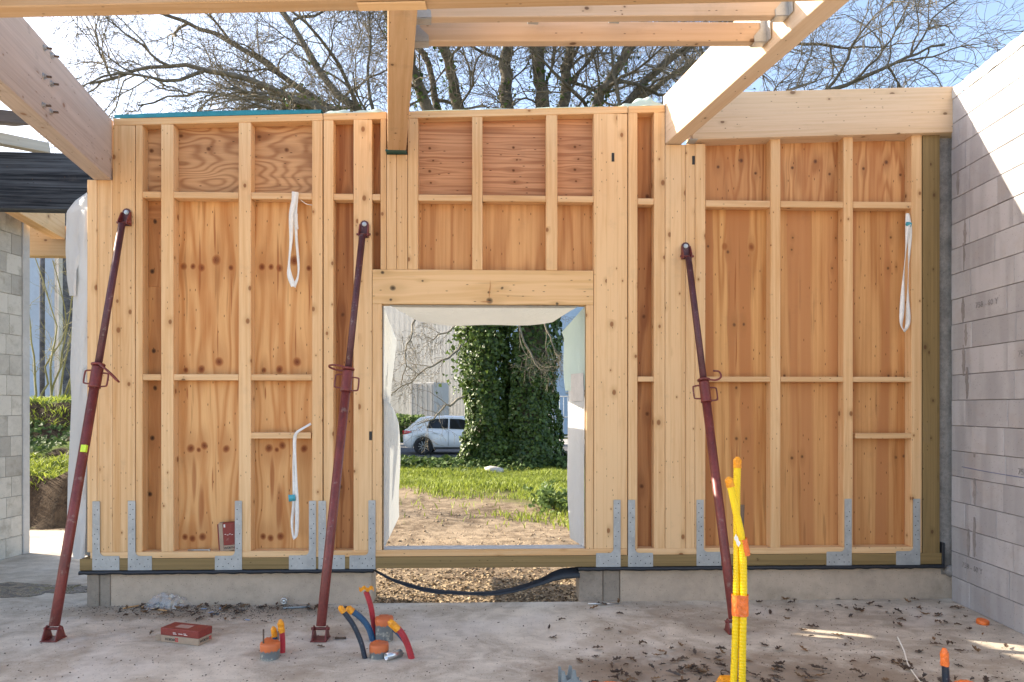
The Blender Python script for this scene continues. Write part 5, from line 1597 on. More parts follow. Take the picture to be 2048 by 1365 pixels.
# ================================================================== OUTSIDE: TREE, PLANTS, CAR, BUILDINGS
def leaf_mat(name, dark, light, rough=.45, trans=.25):
    k = NT(name)
    r = k.n('ShaderNodeNewGeometry').outputs['Random Per Island']
    c = k.mix(r, dark, light)
    p = k.n('ShaderNodeBsdfPrincipled', {'Base Color': c, 'Roughness': rough, 'Specular IOR Level': .4}).outputs[0]
    t = k.n('ShaderNodeBsdfTranslucent', {'Color': k.mix(.5, c, light)}).outputs[0]
    return k.surf(k.n('ShaderNodeMixShader', {0: trans, 1: p, 2: t}).outputs[0])
m_ivy = leaf_mat('ivy_leaf', (0.02, 0.05, 0.014), (0.125, 0.185, 0.04))
m_ivy_low = leaf_mat('ground_ivy_leaf', (0.03, 0.06, 0.015), (0.10, 0.16, 0.04), .75, .2)
m_grass = leaf_mat('grass_blade', (0.12, 0.16, 0.02), (0.36, 0.42, 0.07), .6, .35)
m_weed = leaf_mat('weed_leaf', (0.06, 0.11, 0.025), (0.20, 0.28, 0.08), .6, .35)
m_litter = leaf_mat('leaf_litter', (0.10, 0.06, 0.03), (0.48, 0.36, 0.22), .85, .0)
m_bark = simple('bark', (0.125, 0.108, 0.083), .95, 0, .45, 8, .8, wear=((0.14, 0.15, 0.06), .6))
m_twig = simple('twig_bark', (0.19, 0.16, 0.115), .9, 0, .35, 3, .3, wear=((0.17, 0.17, 0.07), .5))
m_shrub = simple('shrub_bark', (0.26, 0.23, 0.10), .8, 0, .25, 3, .2)

def grow(seeds, counts, lens, nseg, sides, droop, r_ratio, spread, rs_seed):
    """seeds: list of (polyline (n,3), radii (n)); returns per level (P, R)"""
    g = np.random.default_rng(rs_seed)
    levels = []
    cur = seeds
    for lv in range(len(counts)):
        Ps, Rs = [], []
        for (pl_, rd) in cur:
            n = len(pl_)
            seg = np.diff(pl_, axis=0)
            tl = np.linalg.norm(seg, axis=1).sum()
            m = max(1, int(counts[lv] * g.uniform(.75, 1.25)))
            for c in range(m):
                f = g.uniform(.18 if lv == 0 else .15, 1.0) ** .85
                x = f * (n - 1); i = min(int(x), n - 2); w = x - i
                p0 = pl_[i] * (1 - w) + pl_[i + 1] * w
                d0 = seg[i] / (np.linalg.norm(seg[i]) + 1e-9)
                r0 = rd[i] * (1 - w) + rd[i + 1] * w
                ax = g.normal(size=3); ax -= d0 * ax.dot(d0); ax /= np.linalg.norm(ax) + 1e-9
                a = g.uniform(*spread)
                d = d0 * math.cos(a) + ax * math.sin(a)
                L = lens[lv] * g.uniform(.55, 1.25) * (1.1 - .5 * f)
                ns = nseg[lv]
                pts = [p0]
                for s in range(ns):
                    d = d + g.normal(size=3) * .24 + np.array([0, 0, droop[lv]])
                    d /= np.linalg.norm(d)
                    pts.append(pts[-1] + d * L / ns)
                ra = min(r0 * .8, r_ratio[lv] * L)
                Ps.append(np.array(pts)); Rs.append(np.linspace(ra, ra * .28, ns + 1))
        cur = list(zip(Ps, Rs))
        levels.append((np.array(Ps), np.array(Rs), sides[lv]))
    return levels

TX, TY = 0.10, 18.2
tree = thing('bare_tree', 'huge bare spreading tree with ivy clad double trunk behind the wall', 'tree', None)
def trunk_path(x0, x1, ztop_, lean):
    return [Vector((TX + x0, TY, -.3)), Vector((TX + x0 * .97, TY, 1.0)), Vector((TX + x0 + (x1 - x0) * .4, TY, 3.0)), Vector((TX + x1, TY + lean, ztop_))]
stems = []
for (x0, x1, zt_, r0, r1, ln) in ((-.72, -.95, 6.2, .33, .30, .3), (.38, .50, 6.6, .47, .38, -.3)):
    path = smooth_path(trunk_path(x0, x1, zt_, ln), 26)
    rad = [r0 * (1 + .55 * math.exp(-max(0, p.z + .1) / .6)) + (r1 - r0) * i / 25 for i, p in enumerate(path)]
    V, Fc = tubes(np.array([[tuple(p) for p in path]]), np.array([rad]), 18)
    V = V * (1 + 0) + (np.stack([hash_noise(V[:, 0] * 2 + V[:, 1], V[:, 2], 2.0)] * 3, 1) - .5) * np.array([.16, .16, 0])
    obj('trunk', bigmesh(V, Fc, True), m_bark, tree)
    stems.append((path, rad))
def limb(pts, r0, r1, n=24):
    path = smooth_path(pts, n)
    kc = rng.normal(size=(8, 3)) * .16                 # slow wander of the limb
    xx = np.linspace(0, 7, n)
    g = np.stack([np.interp(xx, np.arange(8), kc[:, q]) for q in range(3)], 1)
    g = (g + np.roll(g, 1, 0) + np.roll(g, -1, 0)) / 3
    A = np.array([tuple(p) for p in path]) + g * np.linspace(0, 1.3, n)[:, None] + rng.normal(size=(n, 3)) * .025
    R = (r1 + (r0 - r1) * (1 - np.linspace(0, 1, n)) ** 1.35) * .78 * (1 + rng.uniform(-.08, .08, n))
    V, Fc = tubes(A[None], R[None], 9)
    obj('limb', bigmesh(V, Fc, True), m_bark, tree)
    return A, R
def T(px, py, dY=0.0):
    return P(px, py, TY + dY)
L0 = Vector((TX - .95, TY + .1, 5.6)); R0 = Vector((TX + .6, TY, 5.9)); M0 = Vector((TX - .1, TY + .2, 5.0))
limbs = [
    ([L0, T(830, 330, .5), T(700, 240, 1), T(520, 120, 1.2), T(380, 40, 1.0), T(250, -20, .5)], .23, .05),
    ([L0, T(850, 330, -1), T(740, 255, -2), T(600, 205, -2.5), T(430, 150, -3), T(280, 130, -3), T(190, 160, -3.2)], .21, .035),
    ([L0, T(845, 360, 1), T(700, 265, 2), T(560, 215, 2), T(400, 180, 2), T(270, 190, 1.5)], .19, .03),
    ([L0, T(860, 230, .6), T(800, 90, .4), T(740, -60, 0), T(690, -180, 0)], .26, .09),
    ([M0, T(930, 250, -.3), T(890, 120, -1), T(850, 0, -1.5), T(840, -160, -1.5)], .26, .10),
    ([M0, T(1010, 240, 0), T(1000, 120, .3), T(1010, 0, .3), T(990, -180, 0)], .30, .14),
    ([R0, T(1085, 240, 0), T(1085, 120, 0), T(1090, 0, .2), T(1100, -180, .5)], .30, .14),
    ([R0, T(1120, 230, .5), T(1135, 120, .8), T(1160, 0, 1), T(1200, -160, 1)], .26, .10),
    ([R0, T(1170, 270, -.5), T(1230, 130, -1), T(1290, 20, -1.5), T(1360, -120, -1.5)], .25, .08),
    ([R0, T(1150, 320, 1), T(1250, 215, 2), T(1400, 120, 2.5), T(1580, 80, 2.5), T(1720, 90, 2)], .22, .04),
    ([R0, T(1160, 330, -1), T(1280, 235, -2), T(1450, 190, -2.8), T(1620, 170, -3), T(1780, 130, -3), T(1880, 95, -3)], .20, .03),
    ([R0, T(1170, 300, 0), T(1290, 170, 0), T(1430, 60, .3), T(1600, -60, .5)], .22, .07),
    ([L0, T(790, 300, -.5), T(640, 150, -1), T(540, 20, -1), T(450, -100, -1)], .20, .06),
    ([L0, T(880, 260, 1.5), T(860, 140, 2.2), T(800, 40, 2.6), T(760, -70, 3)], .2, .07),
]
seeds = []
for pts, r0, r1 in limbs:
    seeds.append(limb(pts, r0, r1))
lv = grow(seeds, [13, 8, 6, 4], [3.2, 1.9, 1.1, .6], [9, 7, 5, 3], [6, 4, 3, 3], [.02, -.01, -.03, -.03], [.016, .012, .0095, .009], (.4, 1.1), 5)
for i, (Pa, Ra, sd) in enumerate(lv):
    V, Fc = tubes(Pa, np.maximum(Ra, .0045), sd)
    stuff(obj('branches' if i < 2 else 'twigs', bigmesh(V, Fc, True), m_bark if i < 1 else m_twig, tree))
# low twiggy branches that reach across the window
low = []
for pts in ([T(925, 690, -1.2), T(900, 715, -2.0), T(860, 735, -2.6), T(815, 765, -3.0), T(770, 800, -3.2)],
            [T(925, 795, -1.2), T(895, 815, -1.8), T(865, 835, -2.2), T(835, 850, -2.4)],
            [T(880, 560, -1.5), T(830, 640, -2.2), T(815, 700, -2.8), T(800, 775, -3.0)],
            [T(940, 600, -1.4), T(910, 650, -1.8), T(880, 670, -2.0), T(850, 675, -2.2)],
            [T(1010, 600, -1.6), T(1040, 660, -1.9), T(1070, 720, -2.0), T(1090, 745, -2.0)],
            [T(1060, 590, -1.5), T(1085, 640, -1.8), T(1105, 690, -1.9), T(1115, 730, -1.9)]):
    path = smooth_path(pts, 12)
    low.append((np.array([tuple(p) for p in path]) + rng.normal(size=(12, 3)) * .03, np.linspace(.032, .010, 12)))
V, Fc = tubes(np.array([a for a, b_ in low]), np.array([b_ for a, b_ in low]), 6)
stuff(obj('low_branches', bigmesh(V, Fc, True), m_twig, tree))
lw_ = grow(low, [11, 5, 3], [.9, .5, .3], [5, 4, 3], [4, 3, 3], [-.04, -.05, -.03], [.012, .011, .011], (.4, 1.2), 9)
for Pa, Ra, sd in lw_:
    V, Fc = tubes(Pa, np.maximum(Ra, .003), sd)
    stuff(obj('twigs', bigmesh(V, Fc, True), m_twig, tree))

def leaves(Pc, Nn, size, g, bend=.25):
    """pointed leaves: centres Pc, normals Nn -> verts, faces (two bent quads each)"""
    n = len(Pc)
    Nn = Nn / (np.linalg.norm(Nn, axis=1, keepdims=True) + 1e-9)
    a = g.normal(size=(n, 3)); a -= Nn * (a * Nn).sum(1, keepdims=True); a /= np.linalg.norm(a, axis=1, keepdims=True) + 1e-9
    b_ = np.cross(Nn, a)
    s = (size * g.uniform(.45, 1.5, n))[:, None]
    base = Pc - a * s * .5; tip = Pc + a * s * .6
    l = Pc + b_ * s * .48 + Nn * s * bend - a * s * .15; r = Pc - b_ * s * .48 + Nn * s * bend - a * s * .15
    V = np.stack([base, l, tip, r], 1).reshape(-1, 3)
    k_ = np.arange(n)[:, None] * 4
    return V, np.concatenate([k_ + np.array([[0, 1, 2]]), k_ + np.array([[0, 2, 3]])], 0)
g = np.random.default_rng(3)
Pc, Nn = [], []
for si, (path, rad) in enumerate(stems):
    n = 17000
    t_ = g.uniform(0, 1, n) ** .9
    A = np.array([tuple(p) for p in path]); R = np.array(rad)
    x = t_ * (len(A) - 1); i = np.minimum(x.astype(int), len(A) - 2); w = (x - i)[:, None]
    c = A[i] * (1 - w) + A[i + 1] * w
    r = (R[i] * (1 - w[:, 0]) + R[i + 1] * w[:, 0])
    th = g.uniform(0, 2 * np.pi, n)
    lump = .30 * hash_noise(th * 1.3 + si * 9, c[:, 2] * 1.0, 1.6) + .16 * hash_noise(th * 3 + si, c[:, 2] * 2, 1.9)
    rr = r + g.uniform(-.02, .07, n) + lump
    d = np.stack([np.cos(th), np.sin(th), np.zeros(n)], 1)
    Pc.append(c + d * rr[:, None]); Nn.append(d + g.normal(size=(n, 3)) * .45 + np.array([0, 0, .5]))
# loose ivy hanging out on the left side and along the lower limbs
n = 1100
c = np.stack([g.normal(TX - 1.15, .28, n), g.normal(TY - .5, .5, n), g.uniform(1.9, 4.2, n)], 1)
Pc.append(c); Nn.append(g.normal(size=(n, 3)) + np.array([0, -.4, .6]))
for (A, R) in seeds:
    n = 420
    f_ = g.uniform(0, .62, n) ** 1.2
    x = f_ * (len(A) - 1); i = np.minimum(x.astype(int), len(A) - 2); w = (x - i)[:, None]
    c = A[i] * (1 - w) + A[i + 1] * w
    keep = (hash_noise(x * 1.7 + R[0] * 99, x, 1.0) > .35)
    d = g.normal(size=(n, 3)); d /= np.linalg.norm(d, axis=1, keepdims=True)
    Pc.append((c + d * (R[i] + g.uniform(.0, .22, n))[:, None])[keep]); Nn.append((d + np.array([0, 0, .4]))[keep])
V, Fc = leaves(np.concatenate(Pc), np.concatenate(Nn), .088, g)
stuff(obj('ivy', bigmesh(V, Fc), m_ivy, tree))

# ground ivy round the trunk and along the road edge
n = 9000
c = np.stack([g.uniform(-6.5, 4.5, n), g.normal(17.9, 1.0, n), np.zeros(n)], 1)
keep = (c[:, 1] > 16.6 + .5 * np.sin(c[:, 0] * 1.7) ) & (c[:, 1] < 20.5)
c = c[keep]
c[:, 2] = gz(c[:, 0], c[:, 1]) + g.uniform(.02, .26, len(c)) * np.clip((c[:, 1] - 16.2) / 1.2, .2, 1) * (.45 + .8 * hash_noise(c[:, 0], c[:, 1], 1.2))
V, Fc = leaves(c, g.normal(size=c.shape) * .5 + np.array([0, -.15, 1]), .11, g)
stuff(tag(obj('ground_ivy', bigmesh(V, Fc), m_ivy_low), 'low ivy covering the ground round the foot of the tree', 'ivy'))
# grass blades
def blades(c, h, g, lean=.5):
    n = len(c)
    a = g.uniform(0, 2 * np.pi, n)
    d = np.stack([np.cos(a), np.sin(a), np.zeros(n)], 1)
    w = (h * .055 + .0035)[:, None]
    ln = g.normal(size=(n, 3)) * lean; ln[:, 2] = 0
    mid = c + ln * h[:, None] * .35 + np.array([0, 0, .6]) * h[:, None]
    tip = c + ln * h[:, None] + np.array([0, 0, .95]) * h[:, None]
    V = np.stack([c - d * w, c + d * w, mid + d * w * .8, tip, mid - d * w * .8], 1).reshape(-1, 3)
    k_ = np.arange(n)[:, None] * 5
    return V, np.concatenate([k_ + np.array([[0, 1, 2]]), k_ + np.array([[0, 2, 4]]), k_ + np.array([[4, 2, 3]])], 0)
n = 120000
c = np.stack([g.uniform(-7, 6, n), g.uniform(9.0, 18.6, n), np.zeros(n)], 1)
edge = c[:, 1] + 1.15 * c[:, 0] + (hash_noise(c[:, 0], c[:, 1], .8) - .5) * 3.0 + (hash_noise(c[:, 0] + 3, c[:, 1], 2.5) - .5) * 1.6
p_ = np.clip((edge - 10.9) / 1.3, 0.012, 1)
keep = g.uniform(size=n) < p_
c = c[keep]; c[:, 2] = gz(c[:, 0], c[:, 1]) - .005
h = g.uniform(.05, .13, len(c)) * (.7 + .7 * hash_noise(c[:, 0], c[:, 1], 1.5))
V, Fc = blades(c, h, g)
stuff(tag(obj('grass', bigmesh(V, Fc), m_grass), 'sunlit green lawn between the bare earth and the tree', 'grass'))
# grass on the two steps of the bank
n = 26000
c = np.stack([g.uniform(-13, -4.2, n), np.where(g.uniform(size=n) < .5, g.uniform(9.42, 10.5, n), g.uniform(11.3, 13.5, n)), np.zeros(n)], 1)
c[:, 2] = bank_z(c[:, 0], c[:, 1]) - .01
keep = c[:, 2] > .35
c = c[keep]
V, Fc = blades(c, g.uniform(.04, .12, len(c)), g, .9)
stuff(tag(obj('grass', bigmesh(V, Fc), m_grass), 'tufty grass on the steps of the earth bank at the left', 'grass'))
n = 5000
c = np.stack([g.uniform(-13, -4.2, n), g.uniform(10.4, 11.5, n), np.zeros(n)], 1)
c[:, 2] = bank_z(c[:, 0], c[:, 1]) + g.uniform(.0, .10, n)
keep = hash_noise(c[:, 0], c[:, 2] * 3, 1.6) > .42
V, Fc = leaves(c[keep], g.normal(size=(keep.sum(), 3)) * .5 + np.array([0, -1, .6]), .06, g)
stuff(tag(obj('bank_ivy', bigmesh(V, Fc), m_ivy_low), 'ivy and brambles creeping down the face of the earth bank', 'ivy'))
# tall weeds at the right of the bare earth
wv, wf_ = [], []
k0 = 0
for i in range(60):
    x_ = .30 + abs(g.normal(0, .75)) ; y_ = 10.9 - .9 * (x_ - .3) + g.normal(0, .30)
    x_ += .15
    z_ = float(gz(x_, y_))
    H_ = g.uniform(.16, .42)
    ln = g.normal(size=2) * .12
    m = int(H_ * 90)
    t_ = g.uniform(.05, 1, m)
    ce = np.stack([x_ + ln[0] * t_ + g.normal(0, .035, m), y_ + ln[1] * t_ + g.normal(0, .035, m), z_ + H_ * t_], 1)
    V, Fc = leaves(ce, g.normal(size=(m, 3)) * .7 + np.array([0, -.3, .8]), .06, g)
    wv.append(V); wf_.append(Fc + k0); k0 += len(V)
stuff(tag(obj('tall_weeds', bigmesh(np.concatenate(wv), np.concatenate(wf_)), m_weed), 'taller leafy weeds at the right edge of the bare earth', 'weeds'))
# leaf litter, straw and stones on the bare earth outside
n = 15000
c = np.stack([g.uniform(-3.2, 3.2, n), 5.62 + np.abs(g.normal(0, .95, n)), np.zeros(n)], 1)
c[:, 2] = gz(c[:, 0], c[:, 1]) + .006
c = c[(c[:, 1] > 5.75) & (c[:, 1] < 13)]
V, Fc = leaves(c, g.normal(size=c.shape) * .35 + np.array([0, 0, 1]), .026, g, .2)
stuff(tag(obj('leaf_litter', bigmesh(V, Fc), m_litter), 'tan leaf litter strewn over the bare earth outside the wall', 'leaves'))
cl_v, cl_f = [], []
k0 = 0
for i in range(900):
    x_, y_ = g.uniform(-3.5, 2.6), 5.9 + abs(g.normal(0, 3.0))
    if y_ > 13: continue
    r_ = g.uniform(.006, .022)
    z_ = float(gz(x_, y_))
    o_ = np.array([[1, 0, 0], [-1, 0, 0], [0, 1, 0], [0, -1, 0], [0, 0, .8], [0, 0, -.8]]) * r_ * g.uniform(.6, 1.4, (6, 3)) + np.array([x_, y_, z_ + r_ * .2])
    cl_v.append(o_); cl_f.append(np.array([[0, 2, 4], [2, 1, 4], [1, 3, 4], [3, 0, 4], [2, 0, 5], [1, 2, 5], [3, 1, 5], [0, 3, 5]]) + k0); k0 += 6
stuff(tag(obj('clods', bigmesh(np.concatenate(cl_v), np.concatenate(cl_f)), simple('clod', (0.28, 0.21, 0.14), .95, 0, .35, 2)), 'small clods and stones on the bare earth outside', 'stones'))
q = P(990, 945, 16.4)
tag(rock('stone', .20, simple('pale_stone', (0.48, 0.44, 0.40), .9, 0, .15, 6, .4), None, Matrix.Translation((q.x, q.y, float(gz(q.x, q.y)) + .05)), 17, (1.3, .8, .7)), 'pale stone lying in the grass in front of the tree', 'stone')

# bare shrub on the bank at the left
sh = thing('bare_shrub', 'bare yellowish shrub on the bank seen through the left gap', 'shrub')
sx0 = P(72, 800, 12.6)
sd_ = []
for i in range(7):
    a = random.uniform(-.5, .9)
    pts = [Vector((sx0.x + i * .06, 12.6 + .05 * i, 1.55)), Vector((sx0.x + .12 * i + a * .3, 12.6, 2.3)), Vector((sx0.x + .15 * i + a * .7, 12.6 + random.uniform(-.3, .3), 3.1)), Vector((sx0.x + .15 * i + a * 1.1, 12.6 + random.uniform(-.3, .3), 4.0 + random.uniform(-.4, .6)))]
    path = smooth_path(pts, 10)
    sd_.append((np.array([tuple(p) for p in path]) + rng.normal(size=(10, 3)) * .02, np.linspace(.022, .008, 10)))
V, Fc = tubes(np.array([a for a, b_ in sd_]), np.array([b_ for a, b_ in sd_]), 6)
stuff(obj('stems', bigmesh(V, Fc, True), m_shrub, sh))
for Pa, Ra, s_ in grow(sd_, [8, 4], [.7, .35], [5, 3], [4, 3], [.05, .03], [.009, .008], (.35, .9), 21):
    V, Fc = tubes(Pa, np.maximum(Ra, .003), s_)
    stuff(obj('twigs', bigmesh(V, Fc, True), m_shrub, sh))

# ---- buildings
def wallquad(name, A, B, z0, z1, mat, parent, depth=0.3):
    A, B = Vector(A), Vector(B)
    d = (B - A).normalized(); n_ = Vector((d.y, -d.x, 0))
    return member(name, A - n_ * depth / 2 + Vector((0, 0, (z0 + z1) / 2)), B - n_ * depth / 2 + Vector((0, 0, (z0 + z1) / 2)), z1 - z0, depth, mat, parent, (0, 0, 1), .01)
m_white = simple('white_metal_cladding', (0.36, 0.36, 0.355), .5, 0, .06, 1, .05)
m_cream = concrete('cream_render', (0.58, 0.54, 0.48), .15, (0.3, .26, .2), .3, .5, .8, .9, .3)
m_blue_and_shade = simple('blue_and_shaded_metal', (0.35, 0.44, 0.55), .5, 0, .08, 1, .05)
m_dkrough = concrete('dark_and_shaded_render', (0.15, 0.145, 0.155), .5, (0.04, .04, .045), .5, 1, 3, .95, .8)
m_brick = concrete('brown_brickwork', (0.22, 0.15, 0.11), .3, (0.1, .08, .07), .4, .5, 2, .95, .4)
ware = thing('warehouse', 'white corrugated metal warehouse behind the car', 'building')
fd = Vector((.80, -.60, 0)).normalized(); fnrm = Vector((-.60, -.80, 0))
F0 = Vector((-2.6, 41.0, 0))                            # right-hand end of the lit front
pitch, nrib = .115, 260
V, Fs = [], []
prof_ = []
for i in range(nrib):
    x0 = i * pitch
    prof_ += [(x0, 0.0), (x0 + pitch * .5, 0.0), (x0 + pitch * .58, .035), (x0 + pitch * .92, .035)]
for (s, hgt) in prof_:
    p_ = F0 - fd * s + fnrm * hgt
    V += [(p_.x, p_.y, -.3), (p_.x, p_.y, 9.0)]
for i in range(len(prof_) - 1):
    Fs.append((2 * i, 2 * i + 1, 2 * i + 3, 2 * i + 2))
obj('corrugated_cladding', mesh(V, Fs), m_white, ware)
wallquad('wall', F0 - fd * 30 - fnrm * .2, F0 - fnrm * .2, -.3, 8.95, m_white, ware, .3)
G1 = F0 + Vector((9.0, 6.5, 0))
wallquad('wall', F0 + Vector((.02, .02, 0)), G1, -.3, 8.95, m_blue_and_shade, ware, .3)  # bluish colour paints in the shade on this side of the white building
wallquad('roof_edge', F0 - fd * 30 + fnrm * .10, F0 + fnrm * .10, 9.0, 9.3, m_blue_and_shade, ware, .6)
for (s, nm) in ((0.9, 'downpipe'), (1.5, 'downpipe')):
    p_ = F0 + (G1 - F0).normalized() * s
    tube(nm, [p_ + Vector((0, -.25, -.3)), p_ + Vector((0, -.25, 8.9))], .07, m_white, ware, 10, 2)
# white container in front of it
cA, cB = P(832, 830, 37.5), P(886, 830, 36.8)
ct = thing('white_container', 'white box container between the car and the warehouse', 'container')
ctm = basis((cB - cA), Vector((0, 0, 1)), Vector(((cA.x + cB.x) / 2, 37.2, 1.35)))
obj('body', cbox(1.55, 3.1, 1.6, .03), m_white, ct, ctm)
for i in range(5):
    obj('rib', cbox(.04, 2.9, .03, .005), m_white, ct, ctm @ Matrix.Translation((-.62 + .31 * i, 0, .81)))
# rough cream building corner seen through the left gap
hs = thing('old_building', 'rough rendered building corner seen through the left gap, one side in sun', 'building')
cn = P(117, 800, 24.0); cn.z = 0
ld, rd_ = Vector((-.62, .78, 0)), Vector((.85, .52, 0))
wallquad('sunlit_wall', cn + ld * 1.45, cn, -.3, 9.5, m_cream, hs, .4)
wallquad('shaded_wall', cn + Vector((.02, .03, 0)), cn + rd_ * 12, -.3, 9.5, m_dkrough, hs, .4)  # shade of this side is painted in with a darker render
wallquad('blue_wall', cn + ld * 1.5 + Vector((-10, .6, 0)), cn + ld * 1.45, -.3, 9.0, m_blue_and_shade, hs, .4)
p_ = cn + ld * 1.02 + Vector((-.28, -.30, 0))
tube('downpipe', [p_ + Vector((0, 0, -.2)), p_ + Vector((0, 0, 9.4))], .085, m_dkrough, hs, 10, 2)
# brown building and site fence at the right behind the tree
bb = thing('brown_building', 'dark brown brick building behind the fence right of the tree', 'building')
q0, q1 = P(1060, 815, 46), P(1500, 815, 46)
wallquad('wall', (q0.x, 46, 0), (q1.x, 46, 0), 1.9, 7.0, m_brick, bb, .4)
wallquad('base_wall', (q0.x, 46.01, 0), (q1.x, 46.01, 0), -.3, 1.89, m_dkrough, bb, .42)
for i in range(6):
    x_ = q0.x + 1.2 + i * 2.2
    w_ = box('window', (x_, 45.55, 2.6), (x_ + 1.3, 45.62, 4.4), simple('dark_glass', (0.03, 0.04, 0.05), .15), bb, .01)
    box('sill', (x_ - .08, 45.45, 2.5), (x_ + 1.38, 45.62, 2.59), m_cream, bb, .01)
fe = thing('mesh_fence', 'pale metal site fence on the far side of the road, right of the tree', 'fence')
fy = 33.0
for i in range(6):
    x0 = 1.9 + i * 2.1
    for s in (-.09, .09):
        tube('post', [Vector((x0 + s, fy, -.2)), Vector((x0 + s, fy, 2.15)), Vector((x0 + s * 2.0, fy, 2.32))], .045, m_galv, fe, 8, 10)
    for z_ in (.15, 1.1, 2.1):
        tube('rail', [Vector((x0 + .1, fy, z_)), Vector((x0 + 2.0, fy, z_))], .022, m_galv, fe, 6, 2)
    for j in range(9):
        tube('wire_bar', [Vector((x0 + .2 + j * .2, fy, .15)), Vector((x0 + .2 + j * .2, fy, 2.1))], .008, m_galv, fe, 4, 2)
structure(box('pavement', (-60, 31.0, -.3), (60, 36.0, -.10), concrete('pavement', (0.34, 0.32, 0.30), .15), None, .01))
q = P(1132, 905, 24.5)
cbx = thing('site_marker', 'thin orange and dark marker stake right of the tree', 'stake', Matrix.Translation((q.x, 22.0, -.2)))
tube('stake', [Vector((0, 0, 0)), Vector((0, 0, 1.0))], .022, m_rebar, cbx, 8, 2)
lathe('band', [(.026, .1), (.030, .11), (.030, .40), (.026, .41)], m_orange, cbx, 10)
# far hedge on the left of the car
n = 5000
c = np.stack([g.uniform(-9, -3.7, n), g.normal(33.2, .4, n), g.uniform(-.2, 1.3, n)], 1)
c[:, 2] = c[:, 2] * (.6 + .6 * hash_noise(c[:, 0], c[:, 1] * 0, 1.1))
V, Fc = leaves(c, g.normal(size=(n, 3)) + np.array([0, -.3, .8]), .16, g)
hd_ = thing('hedge', 'yellow green hedge at the roadside left of the car', 'hedge')
stuff(obj('foliage', bigmesh(V, Fc), m_weed, hd_))
tube('stem', [Vector((-6.3, 33.2, -.2)), Vector((-6.2, 33.2, .6))], .05, m_bark, hd_, 8, 4)
# background trees far away so that the horizon is not empty
def far_tree(x, y, h, label, seed):
    t = thing('background_tree', label, 'tree')
    gg = np.random.default_rng(seed)
    base = [(np.array([[x, y, -.3], [x + gg.normal(0, .2), y, h * .3], [x + gg.normal(0, .4), y, h * .65], [x, y, h]]), np.array([.28, .22, .13, .04]))]
    V, Fc = tubes(base[0][0][None], base[0][1][None], 8)
    obj('trunk', bigmesh(V, Fc, True), m_bark, t)
    for Pa, Ra, s_ in grow(base, [22, 7, 5], [h * .35, h * .16, h * .08], [6, 4, 3], [4, 3, 3], [.06, .02, .0], [.014, .012, .011], (.5, 1.1), seed):
        V, Fc = tubes(Pa, np.maximum(Ra, .012), s_)
        stuff(obj('branches', bigmesh(V, Fc, True), m_twig, t))
far_tree(-13.5, 30.0, 8.0, 'smaller bare tree beyond the bank at the left', 31)
far_tree(14.5, 24.0, 11.2, 'smaller bare tree beyond the right end of the wall', 32)

# ---- white hatchback parked on the road, its tail to the left
car = thing('parked_car', 'white hatchback parked behind the tree, tail and rear wheel in view', 'car', Matrix.Translation((-4.12, 26.4, -.20)))
def car_paint():
    k = NT('white_car_paint')
    n_ = k.noise(k.obj(), 2.0, 3)
    return k.pbr(k.mix(n_, (0.70, 0.71, 0.72), (0.78, 0.79, 0.80)), .22, 0, None, **{'Coat Weight': .6, 'Coat Roughness': .05})
m_paint = car_paint()
m_glass = simple('car_glass', (0.012, 0.015, 0.017), .06, 0, .05, 2, .0)
m_tyre = simple('tyre', (0.016, 0.016, 0.017), .8)
m_rim = simple('alloy_rim', (0.45, 0.46, 0.47), .3, .8)
m_tail = simple('tail_lamp', (0.50, 0.02, 0.03), .15, 0, .2)
m_trim = simple('black_trim', (0.02, 0.02, 0.022), .5)
CL, CW = 4.25, 0.90
def lerp(tab, x):
    return float(np.interp(x, [a for a, b_ in tab], [b_ for a, b_ in tab]))
belt = [(0, .86), (.06, .92), (.4, .96), (1.2, .95), (2.4, .90), (3.0, .87), (3.7, .76), (4.15, .62), (4.25, .50)]
botm = [(0, .42), (.08, .30), (.35, .22), (3.8, .22), (4.15, .26), (4.25, .38)]
halfw = [(0, .60), (.06, .74), (.3, .86), (1.0, .895), (3.0, .895), (3.7, .84), (4.1, .70), (4.25, .5)]
rows = []
wheel_x = (.80, 3.40)
for i in range(69):
    x = CL * i / 68
    zb, zt_, hw = lerp(botm, x), lerp(belt, x), lerp(halfw, x)
    for wx in wheel_x:                                  # wheel arches cut into the lower edge
        dx = abs(x - wx)
        if dx < .37: zb = max(zb, .30 + math.sqrt(.37 ** 2 - dx ** 2))
    ring = []
    zm = zb + (zt_ - zb) * .45
    half = [(hw * .80, zb), (hw * .97, zb + .02), (hw, zm), (hw * .985, zb + (zt_ - zb) * .75), (hw * .93, zt_), (hw * .5, zt_ + .03), (0, zt_ + .04)]
    ring = [(x, -y, z) for y, z in half] + [(x, y, z) for y, z in half[-2::-1]]
    rows.append(ring)
grid('body', rows, m_paint, car)
bo_ = rows
